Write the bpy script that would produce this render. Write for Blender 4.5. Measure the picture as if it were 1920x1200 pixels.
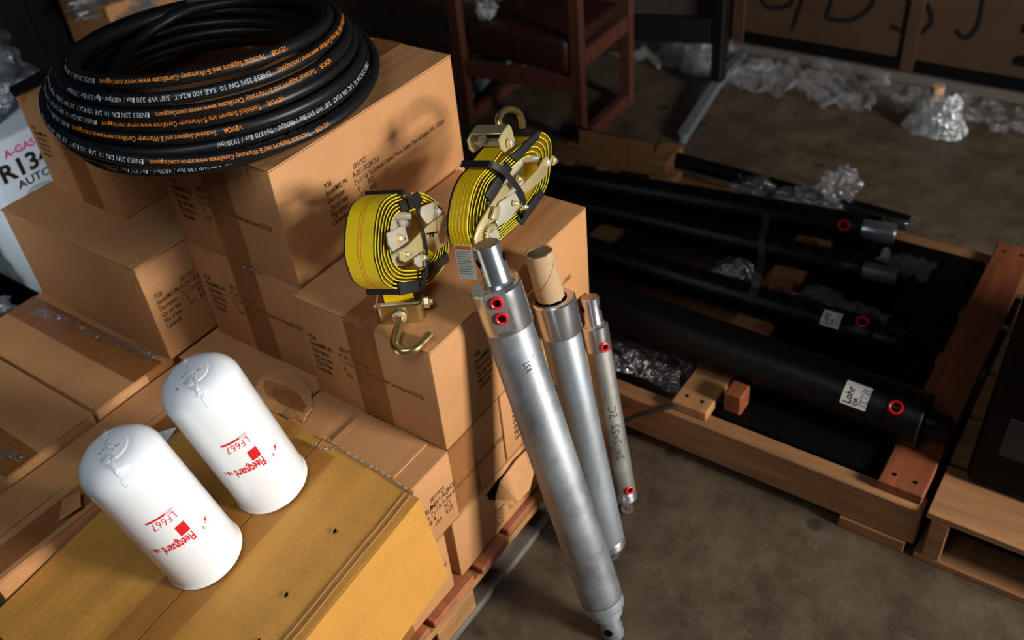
import bpy, bmesh, math, random
from mathutils import Vector, Matrix, noise, Euler
random.seed(7)
for o in list(bpy.data.objects): bpy.data.objects.remove(o)
K = 0.8776            # layout units -> metres
PI = math.pi
scene = bpy.context.scene
COL = scene.collection

# ------------------------------------------------------------------ camera, world, lights, exposure
cam_d = bpy.data.cameras.new('camera'); cam = bpy.data.objects.new('camera', cam_d); COL.objects.link(cam)
cam.matrix_world = (Matrix.Translation(Vector((-0.86028159, -1.17246966, 1.71895689)) * K)
                    @ Matrix.Rotation(-0.89614042, 4, 'Z') @ Matrix.Rotation(0.88734258, 4, 'X')
                    @ Matrix.Rotation(-0.10722741, 4, 'Z'))
cam_d.sensor_width = 36.0; cam_d.lens = 1774.808 / 1920 * 36
cam_d.clip_start = 0.05; cam_d.clip_end = 60
cam_d.dof.use_dof = True; cam_d.dof.focus_distance = 1.60 * K; cam_d.dof.aperture_fstop = 3.2
scene.camera = cam

world = bpy.data.worlds.new('world'); scene.world = world; world.use_nodes = True
world.node_tree.nodes['Background'].inputs[0].default_value = (0.55, 0.68, 0.9, 1)
world.node_tree.nodes['Background'].inputs[1].default_value = 0.022

def area(name, pos, target, size, power, color, size_y=None):
    l = bpy.data.lights.new(name, 'AREA'); l.energy = power; l.color = color; l.size = size
    if size_y: l.shape = 'RECTANGLE'; l.size_y = size_y
    o = bpy.data.objects.new(name, l); COL.objects.link(o)
    p = Vector(pos) * K; o.location = p
    o.rotation_euler = (Vector(target) * K - p).to_track_quat('-Z', 'Y').to_euler()
    return o
area('window_light', (0.50, -3.7, 1.50), (0.15, -0.1, 0.6), 0.62, 138, (1.0, 0.96, 0.89))
o = area('fill_light', (-1.05, -0.55, 2.35), (-0.12, 0.12, 0.6), 0.7, 2.5, (0.84, 0.92, 1.0)); o.data.spread = math.radians(95)  # added fill above the camera, lifts the stack's left faces and tops
o = area('left_fill_light', (-2.3, -0.5, 1.55), (0.02, 1.25, 0.66), 0.4, 0.9, (0.86, 0.93, 1.0)); o.data.spread = math.radians(20)  # added narrow fill, brightens the white carton and wrap at left rear
vs = scene.view_settings
vs.view_transform = 'Standard'; vs.look = 'None'; vs.exposure = 0.0; vs.gamma = 1.0
vs.use_curve_mapping = False

# ------------------------------------------------------------------ materials
def lin(c):
    return tuple(((v / 255) / 12.92 if v / 255 <= 0.04045 else ((v / 255 + 0.055) / 1.055) ** 2.4) for v in c)
def new_mat(name):
    m = bpy.data.materials.new(name); m.use_nodes = True
    return m, m.node_tree, m.node_tree.nodes['Principled BSDF']
def nd(nt, t, **kw):
    n = nt.nodes.new(t)
    for k, v in kw.items():
        if k.startswith('i_'):
            n.inputs[k[2:].replace('_', ' ')].default_value = v
        else: setattr(n, k, v)
    return n
def mix_rgb(nt, fac, a, b, mode='MIX'):
    n = nt.nodes.new('ShaderNodeMix'); n.data_type = 'RGBA'; n.blend_type = mode
    for sock, v in ((n.inputs[0], fac), (n.inputs[6], a), (n.inputs[7], b)):
        if hasattr(v, 'node'): nt.links.new(v, sock)
        else: sock.default_value = v if not isinstance(v, tuple) else (*v[:3], 1)
    return n.outputs[2]
def ramp(nt, fac, lo, hi, a=(0, 0, 0), b=(1, 1, 1)):
    r = nt.nodes.new('ShaderNodeValToRGB'); nt.links.new(fac, r.inputs[0])
    r.color_ramp.elements[0].position = lo; r.color_ramp.elements[1].position = hi
    r.color_ramp.elements[0].color = (*a, 1); r.color_ramp.elements[1].color = (*b, 1)
    return r.outputs[0]
def tex_noise(nt, scale, detail=4, rough=0.6, vec=None, stretch=None):
    tc = nt.nodes.new('ShaderNodeTexCoord'); out = tc.outputs['Object']
    if stretch:
        mp = nt.nodes.new('ShaderNodeMapping'); mp.inputs['Scale'].default_value = stretch
        nt.links.new(out, mp.inputs[0]); out = mp.outputs[0]
    n = nt.nodes.new('ShaderNodeTexNoise'); n.inputs['Scale'].default_value = scale
    n.inputs['Detail'].default_value = detail; n.inputs['Roughness'].default_value = rough
    nt.links.new(out, n.inputs['Vector'])
    return n.outputs['Fac']
def bump(nt, bsdf, h, strength, dist):
    b = nt.nodes.new('ShaderNodeBump'); b.inputs['Strength'].default_value = strength
    b.inputs['Distance'].default_value = dist
    nt.links.new(h, b.inputs['Height']); nt.links.new(b.outputs[0], bsdf.inputs['Normal'])
    return b
def basic(name, c, rough=0.6, metal=0.0, spec=0.5, var=0.0, scale=20, bmp=0.0, bd=0.002, coat=0, stretch=None):
    m, nt, b = new_mat(name); c = lin(c)
    b.inputs['Base Color'].default_value = (*c, 1); b.inputs['Roughness'].default_value = rough
    b.inputs['Metallic'].default_value = metal; b.inputs['Specular IOR Level'].default_value = spec
    b.inputs['Coat Weight'].default_value = coat; b.inputs['Coat Roughness'].default_value = 0.08
    if var or bmp:
        f = tex_noise(nt, scale, 5, 0.6, stretch=stretch)
        if var:
            o = mix_rgb(nt, f, tuple(v * (1 - var) for v in c), tuple(min(1, v * (1 + var)) for v in c))
            nt.links.new(o, b.inputs['Base Color'])
        if bmp: bump(nt, b, f, bmp, bd)
    return m
def cardboard(name, c, grain='X', wave=34):
    m, nt, b = new_mat(name); c = lin(c)
    f = tex_noise(nt, 9, 5, 0.6); g = tex_noise(nt, 260, 3, 0.7)
    base = mix_rgb(nt, ramp(nt, f, 0.3, 0.75), tuple(v * 0.86 for v in c), tuple(v * 1.10 for v in c))
    base = mix_rgb(nt, ramp(nt, g, 0.35, 0.7), base, tuple(v * 1.18 for v in c))
    sc = tex_noise(nt, 5, 6, 0.75, stretch=(1, 14, 3) if grain == 'X' else (14, 1, 3))
    dk = ramp(nt, sc, 0.56, 0.74)
    dk2 = nt.nodes.new('ShaderNodeMath'); dk2.operation = 'MULTIPLY'; nt.links.new(dk, dk2.inputs[0]); dk2.inputs[1].default_value = 0.45
    base = mix_rgb(nt, dk2.outputs[0], base, tuple(v * 0.72 for v in c))
    nt.links.new(base, b.inputs['Base Color'])
    b.inputs['Roughness'].default_value = 0.62; b.inputs['Specular IOR Level'].default_value = 0.35
    cr = tex_noise(nt, 4.5, 3, 0.5, stretch=(1, 9, 1) if grain == 'X' else (9, 1, 1))
    b2 = bump(nt, b, g, 0.22, 0.0008)
    b1 = nt.nodes.new('ShaderNodeBump'); b1.inputs['Strength'].default_value = 0.22; b1.inputs['Distance'].default_value = 0.004
    nt.links.new(cr, b1.inputs['Height']); nt.links.new(b1.outputs[0], b2.inputs['Normal'])
    return m
def wood(name, c, axis='Y', dark=0.6, sc=26):
    m, nt, b = new_mat(name); c = lin(c)
    st = {'X': (0.12, 1, 1), 'Y': (1, 0.12, 1), 'Z': (1, 1, 0.12)}[axis]
    f = tex_noise(nt, sc, 6, 0.62, stretch=st); g = tex_noise(nt, 3, 3, 0.5)
    base = mix_rgb(nt, ramp(nt, f, 0.32, 0.68), tuple(v * dark for v in c), tuple(v * 1.15 for v in c))
    base = mix_rgb(nt, ramp(nt, g, 0.45, 0.75), base, tuple(v * 0.7 for v in c))
    nt.links.new(base, b.inputs['Base Color']); b.inputs['Roughness'].default_value = 0.7
    bump(nt, b, f, 0.5, 0.002)
    return m
def clear_film(name, alpha=0.3, tint=(0.85, 0.9, 0.95), rough=0.12, scale=30, bd=0.02, milk=0.04):
    """mostly transparent film: glossy wrinkles, a little haze"""
    m, nt, b = new_mat(name); out = nt.nodes['Material Output']
    f = tex_noise(nt, scale, 4, 0.6)
    bp = nt.nodes.new('ShaderNodeBump'); bp.inputs['Strength'].default_value = 1.0; bp.inputs['Distance'].default_value = bd
    nt.links.new(f, bp.inputs['Height'])
    b.inputs['Base Color'].default_value = (*tint, 1); b.inputs['Roughness'].default_value = 0.5
    tr = nt.nodes.new('ShaderNodeBsdfTransparent'); gl = nt.nodes.new('ShaderNodeBsdfGlossy')
    gl.inputs['Roughness'].default_value = rough; gl.inputs['Color'].default_value = (0.9, 0.93, 0.96, 1)
    nt.links.new(bp.outputs[0], gl.inputs['Normal']); nt.links.new(bp.outputs[0], b.inputs['Normal'])
    m1 = nt.nodes.new('ShaderNodeMixShader'); m2 = nt.nodes.new('ShaderNodeMixShader')
    nt.links.new(ramp(nt, f, 0.38, 0.68, (alpha * 0.25,) * 3, (alpha,) * 3), m1.inputs[0])
    nt.links.new(tr.outputs[0], m1.inputs[1]); nt.links.new(gl.outputs[0], m1.inputs[2])
    m2.inputs[0].default_value = milk
    nt.links.new(m1.outputs[0], m2.inputs[1]); nt.links.new(b.outputs[0], m2.inputs[2]); nt.links.new(m2.outputs[0], out.inputs[0])
    return m

M = {}
M['kraft'] = cardboard('kraft_board', (186, 134, 87))
M['kraft_y'] = cardboard('kraft_board_cross', (186, 134, 87), 'Y')
M['kraft_in'] = basic('kraft_edge', (120, 82, 52), 0.9, var=0.3, scale=80)
M['yellow_kraft'] = cardboard('golden_kraft_board', (198, 142, 64), 'Y')
M['ink'] = basic('black_ink', (42, 34, 28), 0.7, spec=0.2)
M['white_ink'] = basic('white_hose_print', (176, 186, 196), 0.6)
M['orange_ink'] = basic('orange_hose_print', (232, 134, 22), 0.6)
M['rubber'] = basic('black_hose_rubber', (17, 18, 20), 0.42, spec=0.35, var=0.35, scale=14, bmp=0.15, bd=0.002)
M['black_rubber'] = basic('sleeve_rubber', (24, 24, 26), 0.55, var=0.3, scale=40, bmp=0.2, bd=0.001)
M['tie'] = basic('black_woven_tie', (20, 20, 22), 0.5)
M['void'] = basic('dark_hollow', (4, 4, 4), 0.9, spec=0.1)
M['red_plug'] = basic('red_plastic_plug', (222, 12, 26), 0.35, spec=0.6)
M['tube_black'] = basic('black_painted_steel', (11, 11, 12), 0.42, spec=0.22, var=0.4, scale=6, bmp=0.08, bd=0.002)
M['chrome'] = basic('chrome_rod', (190, 192, 196), 0.28, metal=0.9, var=0.25, scale=30)
M['steel_dull'] = basic('dull_steel', (110, 112, 116), 0.5, metal=0.5, var=0.3, scale=30)
M['zinc'] = basic('yellow_zinc_steel', (222, 204, 152), 0.34, metal=0.6, var=0.22, scale=22, bmp=0.1, bd=0.001)
M['hook'] = basic('polished_zinc_hook', (200, 176, 122), 0.25, metal=0.92, var=0.3, scale=30, bmp=0.1, bd=0.001)
M['zinc_grey'] = basic('grey_zinc_steel', (212, 206, 190), 0.38, metal=0.5, var=0.25, scale=28, bmp=0.1, bd=0.001)
M['white'] = basic('white_filter_enamel', (240, 244, 248), 0.28, spec=0.5, coat=0.7)
M['filter_red'] = basic('red_filter_print', (214, 24, 34), 0.4)
M['filter_pale'] = basic('pale_print', (158, 168, 184), 0.5)
M['paper'] = basic('white_label_paper', (214, 214, 208), 0.6, var=0.06, scale=60)
M['pink'] = basic('pink_ink', (226, 70, 146), 0.6)
M['orange_label'] = basic('orange_label_band', (214, 104, 34), 0.6)
M['white_card'] = basic('white_carton_board', (206, 214, 218), 0.55, var=0.08, scale=8)
M['wood_red'] = wood('reddish_pine', (172, 104, 66), 'Y')
M['wood_grey'] = wood('weathered_grey_wood', (122, 112, 100), 'X', 0.45)
M['wood_tan'] = wood('tan_pine', (150, 106, 66), 'Y', 0.6)
M['wood_tanx'] = wood('tan_pine_cross', (178, 126, 76), 'X', 0.55)
M['wood_warm'] = wood('warm_redwood', (142, 74, 38), 'X', 0.45)
M['chair_wood'] = wood('chair_frame_wood', (84, 40, 22), 'Z', 0.6)
M['leather'] = basic('dark_red_leather', (46, 18, 12), 0.5, var=0.3, scale=10, bmp=0.2)
M['desk_black'] = basic('black_desk_paint', (12, 12, 13), 0.5, spec=0.3)
M['desk_silver'] = basic('silver_desk_foot', (128, 134, 140), 0.45, metal=0.5, var=0.2)
M['film'] = clear_film('clear_stretch_film', 0.6)
M['film_thin'] = clear_film('thin_clear_film', 0.3, scale=50, milk=0.015)
M['film_white'] = clear_film('milky_plastic_bag', 0.6, (0.30, 0.33, 0.36), 0.2, 24, 0.02, 0.34)
M['bubble'] = clear_film('bubble_wrap_film', 0.32, (0.42, 0.46, 0.50), 0.10, 70, 0.02, 0.06)
M['black_panel'] = basic('matte_black', (6, 6, 7), 0.6, spec=0.12, var=0.3, scale=12, bmp=0.3, bd=0.01)
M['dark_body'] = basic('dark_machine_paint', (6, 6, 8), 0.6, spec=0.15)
M['core'] = basic('cardboard_core', (178, 146, 112), 0.85, var=0.14, scale=40, bmp=0.3, bd=0.001)
M['marker'] = basic('black_marker', (48, 48, 52), 0.6)
M['blue'] = basic('blue_ink', (26, 54, 128), 0.5)
M['teal'] = basic('teal_bottle_label', (20, 120, 112), 0.5)
M['seam'] = clear_film('milky_film_seam', 0.5, (0.86, 0.9, 0.94), 0.15, 60, 0.01, 0.55)
M['crease'] = basic('pressed_board_crease', (166, 116, 62), 0.7, var=0.1)

def tape_mat():
    m, nt, b = new_mat('brown_packing_tape')
    b.inputs['Base Color'].default_value = (*lin((158, 100, 50)), 1)
    b.inputs['Roughness'].default_value = 0.22; b.inputs['Specular IOR Level'].default_value = 0.6
    f = tex_noise(nt, 26, 4, 0.7, stretch=(1, 1, 0.3)); bump(nt, b, f, 0.5, 0.003)
    nt.links.new(ramp(nt, f, 0.2, 0.8, (0.26,) * 3, (0.44,) * 3), b.inputs['Alpha'])
    return m
M['tape'] = tape_mat()
def aluminium(name, c, rough, dirt, sc=7):
    m, nt, b = new_mat(name); c = lin(c)
    f = tex_noise(nt, sc, 7, 0.72); g = tex_noise(nt, sc * 9, 4, 0.7, stretch=(1, 1, 0.25))
    base = mix_rgb(nt, ramp(nt, f, 0.35, 0.7), tuple(v * (1 - dirt) for v in c), tuple(min(1, v * 1.1) for v in c))
    base = mix_rgb(nt, ramp(nt, g, 0.62, 0.72), base, tuple(v * (1 - dirt * 1.2) for v in c))
    nt.links.new(base, b.inputs['Base Color']); b.inputs['Metallic'].default_value = 0.72
    nt.links.new(ramp(nt, f, 0.3, 0.75, (rough,) * 3, (rough + 0.2,) * 3), b.inputs['Roughness'])
    bump(nt, b, g, 0.18, 0.001)
    return m
M['alu'] = aluminium('scuffed_aluminium', (164, 169, 175), 0.44, 0.5)
M['alu_smooth'] = aluminium('plain_aluminium', (158, 165, 172), 0.44, 0.2, 4)
M['alu_dirty'] = aluminium('stained_aluminium', (150, 148, 142), 0.5, 0.5, 9)
def machined():
    m, nt, b = new_mat('machined_aluminium')
    f = tex_noise(nt, 60, 3, 0.5, stretch=(1, 1, 0.03))
    nt.links.new(mix_rgb(nt, f, lin((188, 192, 198)), lin((232, 234, 238))), b.inputs['Base Color'])
    b.inputs['Metallic'].default_value = 0.92; b.inputs['Roughness'].default_value = 0.24
    return m
M['machined'] = machined()
def webbing():
    m, nt, b = new_mat('yellow_webbing')
    tc = nt.nodes.new('ShaderNodeUVMap'); mp = nt.nodes.new('ShaderNodeMapping'); mp.inputs['Scale'].default_value = (1, 1, 1)
    nt.links.new(tc.outputs[0], mp.inputs[0])
    w = nt.nodes.new('ShaderNodeTexWave'); w.wave_type = 'BANDS'; w.bands_direction = 'X'; w.inputs['Scale'].default_value = 62
    w.inputs['Distortion'].default_value = 0.2
    nt.links.new(mp.outputs[0], w.inputs['Vector'])
    n = tex_noise(nt, 30, 4, 0.6)
    base = mix_rgb(nt, w.outputs['Fac'], lin((250, 206, 4)), lin((255, 222, 10)))
    base = mix_rgb(nt, ramp(nt, n, 0.5, 0.8), base, lin((240, 196, 6)))
    nt.links.new(base, b.inputs['Base Color']); b.inputs['Roughness'].default_value = 0.55
    bump(nt, b, w.outputs['Fac'], 0.25, 0.0006)
    return m
M['webbing'] = webbing()
M['web_edge'] = basic('black_web_edge', (14, 13, 10), 0.7)
M['web_side'] = basic('yellow_web_side', (196, 190, 40), 0.7)
M['web_orange'] = basic('orange_web_stitch', (236, 120, 14), 0.6)

def floor_mat():
    m, nt, b = new_mat('stained_concrete')
    f = tex_noise(nt, 1.6, 8, 0.65); g = tex_noise(nt, 9, 6, 0.7); h = tex_noise(nt, 60, 4, 0.7)
    base = mix_rgb(nt, ramp(nt, f, 0.32, 0.68), lin((76, 64, 49)), lin((104, 89, 70)))
    base = mix_rgb(nt, ramp(nt, g, 0.35, 0.72), lin((62, 51, 38)), base)
    base = mix_rgb(nt, ramp(nt, h, 0.6, 0.95), base, lin((120, 107, 89)))
    tc = nt.nodes.new('ShaderNodeTexCoord'); v = nt.nodes.new('ShaderNodeTexVoronoi'); v.inputs['Scale'].default_value = 5.5
    nt.links.new(tc.outputs['Object'], v.inputs['Vector'])
    spots = ramp(nt, v.outputs['Distance'], 0.06, 0.13, (1, 1, 1), (0, 0, 0))
    base = mix_rgb(nt, spots, base, lin((44, 38, 33)))
    v2 = nt.nodes.new('ShaderNodeTexVoronoi'); v2.feature = 'DISTANCE_TO_EDGE'; v2.inputs['Scale'].default_value = 3.2
    wn = nt.nodes.new('ShaderNodeTexNoise'); wn.inputs['Scale'].default_value = 5
    ad = nt.nodes.new('ShaderNodeVectorMath'); ad.operation = 'ADD'
    nt.links.new(tc.outputs['Object'], wn.inputs['Vector']); nt.links.new(tc.outputs['Object'], ad.inputs[0]); nt.links.new(wn.outputs['Color'], ad.inputs[1])
    nt.links.new(ad.outputs[0], v2.inputs['Vector'])
    cr = ramp(nt, v2.outputs['Distance'], 0.003, 0.010, (0.5, 0.5, 0.5), (0, 0, 0))
    base = mix_rgb(nt, cr, base, lin((50, 43, 37)))
    nt.links.new(base, b.inputs['Base Color'])
    nt.links.new(ramp(nt, g, 0.3, 0.7, (0.42,) * 3, (0.7,) * 3), b.inputs['Roughness'])
    bump(nt, b, h, 0.25, 0.003)
    return m
M['floor'] = floor_mat()
M['wall'] = basic('dark_block_wall', (58, 52, 46), 0.85, var=0.2, scale=5, bmp=0.3, bd=0.01)
M['plywood'] = wood('painted_plywood', (68, 45, 24), 'Y', 0.7, 8)
M['paint'] = basic('black_spray_paint', (12, 10, 10), 0.5)

# ------------------------------------------------------------------ mesh helpers
class MB:
    def __init__(s): s.v = []; s.f = []; s.mi = []; s.uv = None
    def add(s, vs, fs, mi=0):
        o = len(s.v); s.v += [tuple(p) for p in vs]
        for f in fs: s.f.append(tuple(i + o for i in f)); s.mi.append(mi)
        return s
    def box(s, a, b, mi=0, R=None, c=None):
        x0, y0, z0 = a; x1, y1, z1 = b
        vs = [Vector(p) for p in ((x0,y0,z0),(x1,y0,z0),(x1,y1,z0),(x0,y1,z0),(x0,y0,z1),(x1,y0,z1),(x1,y1,z1),(x0,y1,z1))]
        if R is not None:
            c = Vector(c); vs = [c + R @ (p - c) for p in vs]
        return s.add(vs, [(0,3,2,1),(4,5,6,7),(0,1,5,4),(1,2,6,5),(2,3,7,6),(3,0,4,7)], mi)
    def prism(s, poly, fn, w0, w1, mi=0):
        """polygon (u,v) extruded between w0 and w1 through fn(u,v,w)->point"""
        n = len(poly); vs = [fn(u, v, w0) for u, v in poly] + [fn(u, v, w1) for u, v in poly]
        fs = [tuple(range(n)), tuple(range(2 * n - 1, n - 1, -1))] + [(i, i + n, (i + 1) % n + n, (i + 1) % n) for i in range(n)]
        return s.add(vs, fs, mi)
    def tube(s, pts, r, seg=12, mi=0, cap=True, closed=False):
        pts = [Vector(p) for p in pts]; n = len(pts); rr = r if isinstance(r, (list, tuple)) else [r] * n
        up = None; rings = []
        for i, p in enumerate(pts):
            a = pts[(i - 1) % n] if (i or closed) else p; b = pts[(i + 1) % n] if (i < n - 1 or closed) else p
            d = (b - a).normalized()
            if up is None: up = d.orthogonal().normalized()
            up = (up - d * up.dot(d)).normalized(); q = d.cross(up)
            rings.append([p + (up * math.cos(t) + q * math.sin(t)) * rr[i] for t in [2 * PI * k / seg for k in range(seg)]])
        vs = [v for R in rings for v in R]; fs = []
        for i in range(n if closed else n - 1):
            j = (i + 1) % n
            for k in range(seg):
                l = (k + 1) % seg; fs.append((i*seg+k, i*seg+l, j*seg+l, j*seg+k))
        if cap and not closed: fs += [tuple(range(seg - 1, -1, -1)), tuple((n-1)*seg + k for k in range(seg))]
        return s.add(vs, fs, mi)
    def lathe(s, prof, base, axis, seg=40, mi=0, ref=None):
        base = Vector(base); ax = Vector(axis).normalized()
        e = Vector(ref) if ref is not None else ax.orthogonal(); e = (e - ax * e.dot(ax)).normalized(); g = ax.cross(e)
        vs = []; n = len(prof)
        for r, h in prof:
            for k in range(seg):
                t = 2 * PI * k / seg; vs.append(base + ax * h + (e * math.cos(t) + g * math.sin(t)) * max(r, 1e-5))
        fs = [(i*seg+k, i*seg+(k+1)%seg, (i+1)*seg+(k+1)%seg, (i+1)*seg+k) for i in range(n-1) for k in range(seg)]
        return s.add(vs, fs, mi)
    def build(s, name, mats, parent=None, smooth=False, bevel=0.0, label=None, kind=None, seg=1):
        me = bpy.data.meshes.new(name); me.from_pydata(s.v, [], s.f)
        for m in (mats if isinstance(mats, (list, tuple)) else [mats]): me.materials.append(m)
        if any(s.mi): me.polygons.foreach_set('material_index', s.mi)
        if s.uv:
            l = me.uv_layers.new(name='UVMap')
            for lp in me.loops: l.data[lp.index].uv = s.uv[lp.vertex_index]
        bm = bmesh.new(); bm.from_mesh(me)
        bmesh.ops.recalc_face_normals(bm, faces=bm.faces)
        if bevel:
            es = [e for e in bm.edges if len(e.link_faces) == 2 and e.calc_face_angle(0) > 0.6]
            bmesh.ops.bevel(bm, geom=es, offset=bevel, segments=seg, affect='EDGES', profile=0.5)
        bm.to_mesh(me); bm.free()
        if smooth: me.shade_smooth() if hasattr(me, 'shade_smooth') else None
        if smooth:
            try: me.set_sharp_from_angle(angle=math.radians(38))
            except Exception: pass
        o = bpy.data.objects.new(name, me); COL.objects.link(o)
        if parent: o.parent = parent
        if label: o['label'] = label
        if kind: o['kind'] = kind
        return o
def thing(name, label, cat, loc=(0, 0, 0), group=None):
    o = bpy.data.objects.new(name, None); COL.objects.link(o); o.empty_display_size = 0.05
    o['label'] = label; o['category'] = cat
    if group: o['group'] = group
    o['_base'] = 1
    return o
def tag(o, label, cat, group=None, kind=None):
    o['label'] = label; o['category'] = cat
    if group: o['group'] = group
    if kind: o['kind'] = kind
    return o
def smoothpath(pts, n=8, closed=False):
    P = [Vector(p) for p in pts]; N = len(P); out = []
    rng = range(N) if closed else range(N - 1)
    for i in rng:
        p0 = P[(i-1) % N] if (closed or i) else P[i]; p1 = P[i]; p2 = P[(i+1) % N]
        p3 = P[(i+2) % N] if (closed or i + 2 < N) else P[(i+1) % N]
        for k in range(n):
            t = k / n
            out.append(0.5 * ((2*p1) + (p2-p0)*t + (2*p0-5*p1+4*p2-p3)*t*t + (3*p1-p0-3*p2+p3)*t**3))
    if not closed: out.append(P[-1])
    return out

_tc = {}
def text2d(s, size=1.0, bold=0.0, sx=1.0):
    key = (s, bold)
    if key not in _tc:
        c = bpy.data.curves.new('t', 'FONT'); c.body = s; c.size = 1; c.offset = bold; c.resolution_u = 2; c.fill_mode = 'FRONT'
        o = bpy.data.objects.new('t', c); COL.objects.link(o)
        bpy.context.view_layer.update()
        me = bpy.data.meshes.new_from_object(o.evaluated_get(bpy.context.evaluated_depsgraph_get()))
        vs = [(v.co.x, v.co.y) for v in me.vertices]; fs = [tuple(p.vertices) for p in me.polygons]
        bpy.data.objects.remove(o); bpy.data.curves.remove(c); bpy.data.meshes.remove(me)
        _tc[key] = (vs, fs)
    vs, fs = _tc[key]
    return [(x * size * sx, y * size) for x, y in vs], fs
def put_text(mb, s, fn, x0, y0, size, bold=0.0, sx=1.0, mi=0, width=None):
    vs, fs = text2d(s, size, bold, sx)
    if not vs: return 0
    w = max(v[0] for v in vs)
    k = width / w if width else 1
    mb.add([fn(x0 + x * k, y0 + y) for x, y in vs], fs, mi)
    return w * k
def plane_fn(o, dx, dy, off=0.0006):
    o = Vector(o); dx = Vector(dx); dy = Vector(dy); n = dx.cross(dy) * off
    return lambda x, y: o + dx * x + dy * y + n
def crumple(name, mat, c, size, sub=4, amp=0.35, freq=9, parent=None, flat=0.0, seed=0, squash=(1, 1, 1)):
    bm = bmesh.new(); bmesh.ops.create_icosphere(bm, subdivisions=sub, radius=1)
    for v in bm.verts:
        p = v.co.copy(); d = noise.noise(p * freq * 0.25 + Vector((seed, 3, 1))) + 0.5 * noise.noise(p * freq * 0.7 + Vector((1, seed, 4)))
        q = p * (1 + amp * d)
        r = Vector((q.x * size[0], q.y * size[1], q.z * size[2]))
        if flat and r.z < -size[2] * flat: r.z = -size[2] * flat + 0.1 * (r.z + size[2] * flat)
        v.co = Vector(c) + r
    me = bpy.data.meshes.new(name); bm.to_mesh(me); bm.free(); me.materials.append(mat)
    o = bpy.data.objects.new(name, me); COL.objects.link(o)
    if parent: o.parent = parent
    return o

# ================================================================== setting
mb = MB(); mb.box((-3.2, -4.6, -0.05), (3.0, 4.2, 0.0)); fl = mb.build('floor', M['floor']); fl['kind'] = 'structure'
mb = MB(); mb.box((2.86, -3.2, 0.0), (2.96, 4.2, 2.6)); o = mb.build('wall_right', M['wall']); o['kind'] = 'structure'
mb = MB(); mb.box((-3.2, 4.1, 0.0), (2.86, 4.2, 2.6)); o = mb.build('wall_back', M['wall']); o['kind'] = 'structure'

# ================================================================== cartons
L1, L2, L3, L4 = 0.284, 0.466, 0.703, 0.948
ROWS = [('PO#', '0011923'), ('Item#/MRS PN', 'A-2X11RSJRCS-I'),
        ('Description', "2\" x 11' Car Tie Down w/ 3 Swivel J Hooks, Rubber Cleats & Stoppers,WLL 3335LBS"),
        ('Qty per box:', '6        PCS'), ('Wgt of box:', '19.9    KGS'), ('Cambodia', '')]
def label_print(parent, o, dx, dy, width=0.345, rows=range(6), right=True, left=True, size=0.0160, pitch=0.0157, col=0.072, trim=0):
    mb = MB(); fn = plane_fn(o, dx, dy, 0.0007)
    for i in rows:
        a, b = ROWS[i]
        if left: put_text(mb, a[trim:], fn, 0, -i * pitch, size, 0.006, 0.58)
        if right and b:
            if i == 2: put_text(mb, b, fn, col, -i * pitch, size * 0.92, 0, 1, width=width - col)
            else: put_text(mb, b, fn, col + (0.005 if i in (0, 3, 4) else 0), -i * pitch, size, 0, 0.66)
    return mb.build('printed_label', M['ink'], parent)
def carton(name, label, x0, x1, y0, y1, z0, z1, seam='X', group=None, flap_gap=0.0035, tape=(), mat=None, body_mat=None, ridge=True, rot=0.0):
    t = thing(name, label, 'box', group=group)
    k = mat or M['kraft']; c = Vector(((x0 + x1) / 2, (y0 + y1) / 2, 0)); R = Matrix.Rotation(rot, 3, 'Z')
    def fin(mb):
        if rot: mb.v = [tuple(c + R @ (Vector(p) - c)) for p in mb.v]
        return mb
    mb = MB(); mb.box((x0, y0, z0), (x1, y1, z1 - 0.0035)); fin(mb).build('carton_body', body_mat or k, t, bevel=0.0045, seg=2, smooth=True)
    e = 0.001
    def flap(a, b):
        # flap slab a..b with a slight pressed step where the inner flaps end
        mb = MB(); (ax, ay), (bx, by) = a, b; n = 12; vs = []
        along_x = seam == 'X'
        for i in range(n + 1):
            f = i / n
            lift = 0.0009 if (0.30 < f < 0.72) else 0.0
            if along_x: X = ax + (bx - ax) * f; P = [(X, ay), (X, by)]
            else: Y = ay + (by - ay) * f; P = [(ax, Y), (bx, Y)]
            for (px, py) in P:
                wv = 0.0012 * noise.noise(Vector((px * 9, py * 9, z1 * 7)))
                vs += [(px, py, z1 - 0.003), (px, py, z1 + wv - lift)]
        fs = []
        for i in range(n):
            q = i * 4; fs += [(q, q+4, q+5, q+1), (q+1, q+5, q+7, q+3), (q+3, q+7, q+6, q+2), (q+2, q+6, q+4, q)]
        fs += [(0, 1, 3, 2), (4*n, 4*n+2, 4*n+3, 4*n+1)]
        mb.add(vs, fs); fin(mb).build('top_flap', k if seam == 'X' else (M['kraft_y'] if k is M['kraft'] else k), t)
    if seam == 'X':
        m = (y0 + y1) / 2; flap((x0 + e, y0 + e), (x1 - e, m - flap_gap / 2)); flap((x0 + e, m + flap_gap / 2), (x1 - e, y1 - e))
    elif seam == 'Y':
        m = (x0 + x1) / 2; flap((x0 + e, y0 + e), (m - flap_gap / 2, y1 - e)); flap((m + flap_gap / 2, y0 + e), (x1 - e, y1 - e))
    else:
        mb = MB(); mb.box((x0 - 0.002, y0 - 0.002, z1 - 0.004), (x1 + 0.002, y1 + 0.002, z1)); fin(mb).build('top_panel', k, t, bevel=0.0015)
    for (a, b) in tape:
        mb = MB(); mb.box(a, b); fin(mb).build('tape', M['tape'], t)
    return t
TW = 0.036   # half tape width
def tape_top_x(x0, x1, y, z): return ((x0, y - TW, z + 0.0008), (x1, y + TW, z + 0.0014))
def tape_top_y(y0, y1, x, z): return ((x - TW, y0, z + 0.0008), (x + TW, y1, z + 0.0014))
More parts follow.
